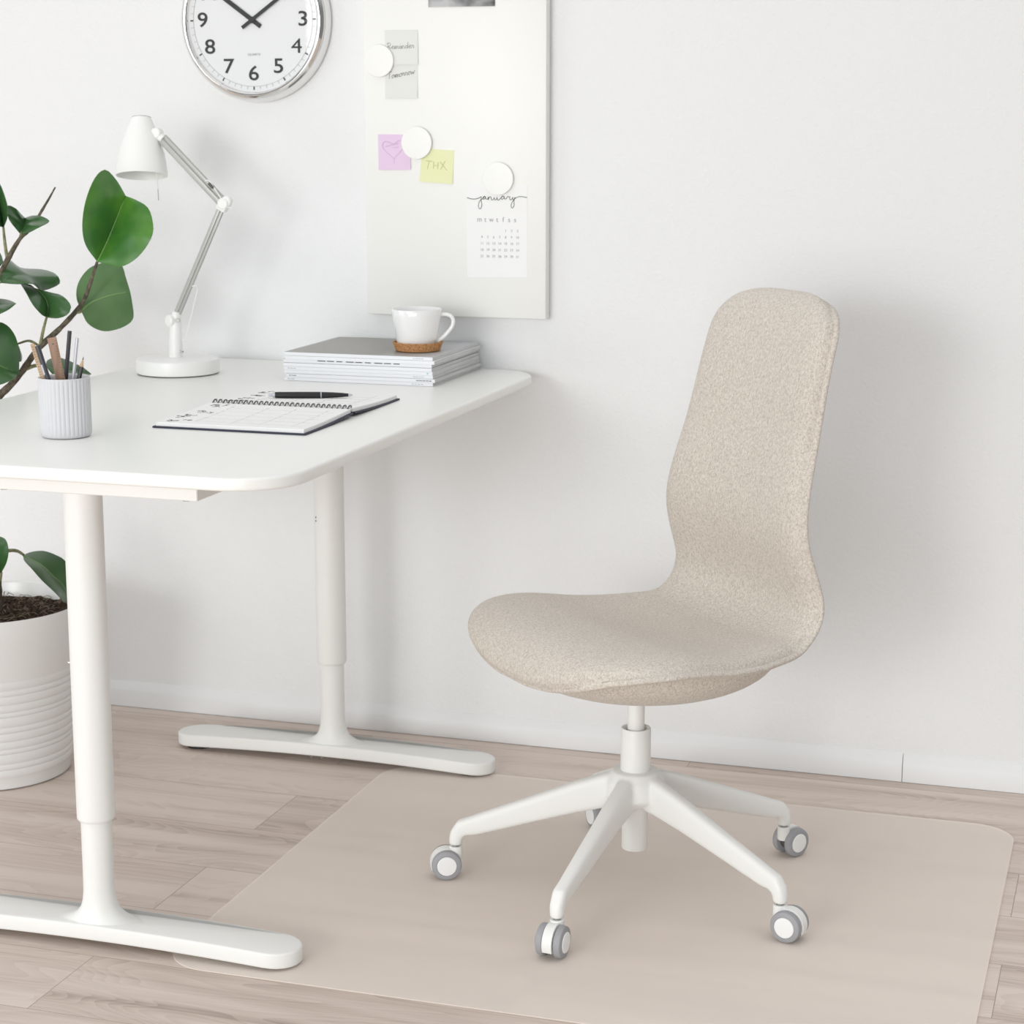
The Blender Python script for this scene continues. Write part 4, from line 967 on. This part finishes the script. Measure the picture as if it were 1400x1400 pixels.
PLANT = {"leaves":[[[[-0.5115,-0.4067,0.9923],[-0.5014,-0.3983,1.0162],[-0.4926,-0.3902,1.0401],[-0.4795,-0.3808,1.0762],[-0.4664,-0.3714,1.1122]],[[-0.5115,-0.4067,0.9923],[-0.5166,-0.4383,1.0251],[-0.5102,-0.4588,1.0596],[-0.5027,-0.4564,1.1058],[-0.4917,-0.4379,1.1474],[-0.4874,-0.4066,1.161],[-0.4778,-0.387,1.1433],[-0.4664,-0.3714,1.1122]],[[-0.5115,-0.4067,0.9923],[-0.4849,-0.414,0.988],[-0.4519,-0.4193,0.9864],[-0.4207,-0.4146,1.0055],[-0.3955,-0.4118,1.0391],[-0.3962,-0.4016,1.0612],[-0.4082,-0.3949,1.0912],[-0.4378,-0.3833,1.105],[-0.4664,-0.3714,1.1122]]],[[[-0.5638,-0.3813,0.8975],[-0.5486,-0.3713,0.9122],[-0.5297,-0.36,0.9214],[-0.5083,-0.348,0.9278],[-0.4842,-0.3351,0.9315]],[[-0.5638,-0.3813,0.8975],[-0.5799,-0.3685,0.9235],[-0.5829,-0.3514,0.9496],[-0.5677,-0.3376,0.9738],[-0.5457,-0.3261,0.9832],[-0.512,-0.3169,0.9805],[-0.4974,-0.3258,0.9566],[-0.4842,-0.3351,0.9315]],[[-0.5638,-0.3813,0.8975],[-0.5602,-0.3622,0.8709],[-0.5428,-0.3387,0.8559],[-0.519,-0.3222,0.8592],[-0.4994,-0.3114,0.8706],[-0.4923,-0.3107,0.8819],[-0.4873,-0.3226,0.9068],[-0.4842,-0.3351,0.9315]]],[[[-0.6905,-0.453,0.9563],[-0.6642,-0.4342,0.9664],[-0.641,-0.4163,0.9628],[-0.6306,-0.3921,0.9599],[-0.6173,-0.3669,0.9583]],[[-0.6907,-0.4531,0.9522],[-0.6453,-0.4667,0.9524],[-0.623,-0.4526,0.9525],[-0.629,-0.4126,0.9369],[-0.6279,-0.3772,0.9381],[-0.6186,-0.3603,0.9467],[-0.6173,-0.3669,0.9583]],[[-0.6903,-0.453,0.9617],[-0.7004,-0.4142,0.9832],[-0.7137,-0.3765,0.9885],[-0.7011,-0.362,0.9739],[-0.668,-0.341,0.9697],[-0.6366,-0.352,0.965],[-0.6173,-0.3669,0.9583]]],[[[-0.6103,-0.4276,0.8881],[-0.6126,-0.4178,0.9091],[-0.6243,-0.411,0.9259],[-0.6459,-0.4074,0.9401],[-0.6758,-0.4064,0.9475]],[[-0.6103,-0.4276,0.8881],[-0.6035,-0.4569,0.8966],[-0.6143,-0.4656,0.9133],[-0.6381,-0.4495,0.9343],[-0.6758,-0.4064,0.9475]],[[-0.6103,-0.4276,0.8881],[-0.578,-0.4407,0.889],[-0.5517,-0.4498,0.8988],[-0.5494,-0.4432,0.9132],[-0.5725,-0.4284,0.9275],[-0.6134,-0.3948,0.9303],[-0.6385,-0.3841,0.9274],[-0.6514,-0.3882,0.9343],[-0.6617,-0.3961,0.9457],[-0.6758,-0.4064,0.9475]]],[[[-0.6609,-0.4227,1.0416],[-0.6551,-0.4208,1.0552],[-0.6677,-0.3933,1.0698]],[[-0.6609,-0.4227,1.0416],[-0.6634,-0.4497,1.0646],[-0.6551,-0.4733,1.0793],[-0.659,-0.464,1.0961],[-0.653,-0.4516,1.0916],[-0.6592,-0.4221,1.0795],[-0.6677,-0.3933,1.0698]],[[-0.6609,-0.4227,1.0416],[-0.632,-0.4397,1.0458],[-0.599,-0.4555,1.0579],[-0.5904,-0.437,1.0671],[-0.6107,-0.4277,1.0751],[-0.6399,-0.4108,1.0752],[-0.6677,-0.3933,1.0698]]],[[[-0.6902,-0.432,1.0538],[-0.7002,-0.4246,1.0952],[-0.7213,-0.4104,1.1511]],[[-0.6902,-0.432,1.0538],[-0.6888,-0.4709,1.0639],[-0.7014,-0.4775,1.0948],[-0.7134,-0.4551,1.1297],[-0.7213,-0.4104,1.1511]],[[-0.6902,-0.432,1.0538],[-0.6667,-0.456,1.0742],[-0.6571,-0.4697,1.095],[-0.6678,-0.4605,1.1145],[-0.6897,-0.4381,1.1334],[-0.7213,-0.4104,1.1511]]],[[[-0.7265,-0.4855,0.8983],[-0.7058,-0.4579,0.9086],[-0.6639,-0.4446,0.9141]],[[-0.7265,-0.4855,0.8983],[-0.7032,-0.5017,0.8843],[-0.6716,-0.489,0.8989],[-0.6652,-0.4686,0.9053],[-0.6639,-0.4446,0.9141]],[[-0.7265,-0.4855,0.8983],[-0.7236,-0.4531,0.9227],[-0.7084,-0.4273,0.9202],[-0.6928,-0.4223,0.9175],[-0.6639,-0.4446,0.9141]]],[[[-0.7409,-0.511,0.8542],[-0.6902,-0.5159,0.8226],[-0.6653,-0.508,0.8049],[-0.6432,-0.48,0.7874]],[[-0.7409,-0.511,0.8542],[-0.7074,-0.5444,0.8009],[-0.6663,-0.5587,0.7733],[-0.644,-0.5453,0.7751],[-0.6326,-0.5144,0.7832],[-0.6432,-0.48,0.7874]],[[-0.7409,-0.511,0.8542],[-0.7141,-0.4845,0.8823],[-0.691,-0.4592,0.8798],[-0.6771,-0.4548,0.8723],[-0.6615,-0.4588,0.8568],[-0.6519,-0.4648,0.8386],[-0.6465,-0.472,0.815],[-0.6432,-0.48,0.7874]]],[[[-0.6273,-0.412,0.795],[-0.5933,-0.3907,0.7854],[-0.5551,-0.3681,0.7764]],[[-0.6273,-0.412,0.795],[-0.6372,-0.3837,0.8024],[-0.6278,-0.3618,0.8044],[-0.6024,-0.36,0.7974],[-0.5752,-0.3619,0.7868],[-0.5551,-0.3681,0.7764]],[[-0.6273,-0.412,0.795],[-0.5993,-0.4267,0.7784],[-0.5721,-0.4207,0.7718],[-0.5573,-0.4003,0.774],[-0.5551,-0.3681,0.7764]]],[[[-0.7546,-0.4314,0.9996],[-0.726,-0.4224,0.9941],[-0.7041,-0.4154,0.9873]],[[-0.7546,-0.4314,0.9996],[-0.7577,-0.3904,1.0078],[-0.7286,-0.3917,1.0057],[-0.7041,-0.4154,0.9873]],[[-0.7546,-0.4314,0.9996],[-0.7179,-0.4617,0.9807],[-0.7055,-0.4368,0.9778],[-0.7041,-0.4154,0.9873]]],[[[-0.6866,-0.5043,0.4102],[-0.6875,-0.515,0.445],[-0.7045,-0.4995,0.4802]],[[-0.6866,-0.5043,0.4102],[-0.7012,-0.5404,0.4241],[-0.71,-0.5432,0.4564],[-0.7045,-0.4995,0.4802]],[[-0.6866,-0.5043,0.4102],[-0.6639,-0.5222,0.434],[-0.6507,-0.5348,0.4558],[-0.6509,-0.5349,0.4712],[-0.6673,-0.5191,0.4809],[-0.7045,-0.4995,0.4802]]],[[[-0.6618,-0.4649,0.4361],[-0.6254,-0.4612,0.4193],[-0.609,-0.4534,0.4002],[-0.5951,-0.4385,0.3778],[-0.5858,-0.4198,0.3338]],[[-0.6618,-0.4649,0.4361],[-0.6655,-0.4481,0.4366],[-0.6598,-0.4283,0.4372],[-0.6454,-0.4177,0.4366],[-0.6269,-0.4119,0.4302],[-0.6071,-0.4086,0.4193],[-0.5865,-0.411,0.391],[-0.5858,-0.4198,0.3338]],[[-0.6618,-0.4649,0.4361],[-0.6493,-0.4834,0.4324],[-0.6253,-0.4983,0.4216],[-0.6041,-0.4991,0.4007],[-0.5865,-0.4935,0.3823],[-0.5792,-0.4807,0.3657],[-0.5873,-0.4518,0.3484],[-0.5858,-0.4198,0.3338]]],[[[-0.6915,-0.4009,0.8331],[-0.6869,-0.3995,0.8178],[-0.6864,-0.3993,0.7996]],[[-0.6915,-0.4009,0.8331],[-0.6971,-0.4342,0.8227],[-0.6929,-0.4328,0.8005],[-0.6864,-0.3993,0.7996]],[[-0.6915,-0.4009,0.8331],[-0.6988,-0.3822,0.8196],[-0.6954,-0.3811,0.807],[-0.6864,-0.3993,0.7996]]]],"stems":[[[[-0.7244,-0.4638,0.3222],[-0.7246,-0.4639,0.403],[-0.73,-0.4551,0.5153],[-0.7328,-0.4455,0.627],[-0.7254,-0.4431,0.6973],[-0.7116,-0.4388,0.7379],[-0.695,-0.4335,0.7546],[-0.6699,-0.4255,0.7838],[-0.6475,-0.4184,0.8158],[-0.6267,-0.4118,0.8393],[-0.6008,-0.4036,0.8627],[-0.5638,-0.3918,0.9026],[-0.5447,-0.3963,0.9268],[-0.5295,-0.4019,0.9549],[-0.5115,-0.4067,0.9923]],[0.0095,0.0102,0.0102,0.0102,0.0095,0.0089,0.0082,0.0075,0.0068,0.0063,0.0057,0.0052,0.0044,0.0038,0.0027]],[[[-0.7281,-0.444,0.6692],[-0.7406,-0.448,0.7393],[-0.7398,-0.4477,0.8365],[-0.7243,-0.4428,0.9122],[-0.7009,-0.4354,0.9656],[-0.6837,-0.4299,0.9982],[-0.6598,-0.4223,1.0362],[-0.6423,-0.4168,1.0511],[-0.6227,-0.4106,1.0822],[-0.6046,-0.4048,1.1118],[-0.5955,-0.4019,1.1279]],[0.0089,0.0082,0.0079,0.0071,0.0063,0.0057,0.0052,0.0049,0.0034,0.0026,0.0015]],[[[-0.6348,-0.4144,0.8337],[-0.6231,-0.4212,0.8624],[-0.6103,-0.4276,0.8895]],[0.0033,0.003,0.0022]],[[[-0.6618,-0.4229,0.7894],[-0.6457,-0.4178,0.795],[-0.626,-0.4116,0.795]],[0.0041,0.0035,0.0022]],[[[-0.6864,-0.4308,0.9955],[-0.6891,-0.4316,1.0213],[-0.6908,-0.4322,1.0552]],[0.0033,0.003,0.0022]],[[[-0.6626,-0.4232,1.0335],[-0.658,-0.4218,1.0471],[-0.6639,-0.4026,1.0649]],[0.0027,0.0025,0.0016]],[[[-0.7236,-0.4635,0.4245],[-0.7041,-0.4678,0.4411],[-0.6879,-0.468,0.4457],[-0.672,-0.4681,0.4454],[-0.6604,-0.4645,0.4376]],[0.0041,0.0038,0.0035,0.0033,0.0025]],[[[-0.7314,-0.445,0.7113],[-0.7392,-0.4895,0.7999],[-0.7409,-0.511,0.8542]],[0.0041,0.0035,0.0027]],[[[-0.568,-0.3932,0.8958],[-0.5627,-0.3915,0.8958],[-0.5624,-0.3809,0.8975]],[0.0027,0.0027,0.0022]],[[[-0.7214,-0.4419,0.9191],[-0.7071,-0.4478,0.9391],[-0.6892,-0.4526,0.9563]],[0.0035,0.003,0.0022]],[[[-0.7338,-0.4458,0.8779],[-0.7327,-0.4664,0.8909],[-0.7265,-0.4855,0.8983]],[0.0035,0.003,0.0022]],[[[-0.725,-0.464,0.367],[-0.7011,-0.4879,0.3885],[-0.6866,-0.5043,0.4102]],[0.0035,0.003,0.0022]],[[[-0.7099,-0.4382,0.9396],[-0.7425,-0.4381,0.973],[-0.7546,-0.4314,0.9996]],[0.0033,0.0027,0.0022]],[[[-0.635,-0.4144,0.831],[-0.6648,-0.4029,0.8398],[-0.6915,-0.4009,0.8331]],[0.0027,0.0025,0.0019]]]}
for i, (pts_, rr) in enumerate(PLANT['stems']):
    n_ = max(10, len(pts_) * 5); P = smooth_path(pts_, n_)
    R_ = np.interp(np.linspace(0, 1, n_), np.linspace(0, 1, len(rr)), rr)
    if i < 2: R_ = [float(r_) * (1 + 0.07 * math.sin(q * 2.1) + 0.05 * math.sin(q * 5.3)) for q, r_ in enumerate(R_)]
    b = B(); tube(b, [tuple(p_) for p_ in P], [float(r_) for r_ in R_], 12)
    obj(('trunk', 'branch')[i] if i < 2 else 'leaf_stalk', b, M_bark if i < 2 else M_twig, plant, ang=None)
# chord-length resampling keeps outline and midrib in step
for i, (mid, lft, rgt) in enumerate(PLANT['leaves']):
    n_ = 26; Mi = smooth_path(mid, n_); Lf = smooth_path(lft, n_); Rg = smooth_path(rgt, n_)
    b = B(); rows = []; K = 8
    for q in range(n_):
        row = []
        for side, E_ in ((-1, Lf), (1, Rg)):
            rng = range(K, 0, -1) if side < 0 else range(0, K + 1)
            for k in rng:
                u = k / K; p_ = Mi[q] * (1 - u) + E_[q] * u
                # lamina bows a little between midrib and edge
                ch = np.linalg.norm(E_[q] - Mi[q]); bow = 0.10 * ch * 4 * u * (1 - u)
                p_ = p_ + np.array([0.2968, -0.9348, 0.15]) * bow
                row.append(b.verts.new(p_))
        rows.append(row)
    grid_faces(b, rows)
    bmesh.ops.remove_doubles(b, verts=b.verts, dist=0.0002)
    bmesh.ops.recalc_face_normals(b, faces=b.faces); b.normal_update()
    fr_ = [v for v in b.verts]; nn_ = [v.normal.copy() for v in fr_]
    dup_ = bmesh.ops.duplicate(b, geom=b.faces[:])['vert_map']      # second skin, 1 mm away
    bd_ = [e_ for e_ in b.edges if len(e_.link_faces) == 1 and e_.verts[0] in set(fr_) and e_.verts[1] in set(fr_)]
    mp_ = {v: dup_[v] for v in fr_}
    for e_ in bd_:
        a_, c_ = e_.verts
        try: b.faces.new((a_, c_, mp_[c_], mp_[a_]))
        except ValueError: pass
    for v, n0 in zip(fr_, nn_): v.co += n0 * 0.0005; mp_[v].co -= n0 * 0.0005
    lf = obj('leaf', b, M_leaf_bright if i == 0 else M_leaf_pale if i == 1 else M_leaf, plant, ang=70)
    if i in (0, 1, 3, 7, 11):
        b = B(); tube(b, [tuple(p_ + np.array([0.2968, -0.9348, 0.1]) * 0.0007) for p_ in Mi[:-2]], [0.0016 * (1 - 0.75 * q / n_) for q in range(n_ - 2)], 6); obj('midrib', b, M_vein, lf, ang=None, label='pale midrib')
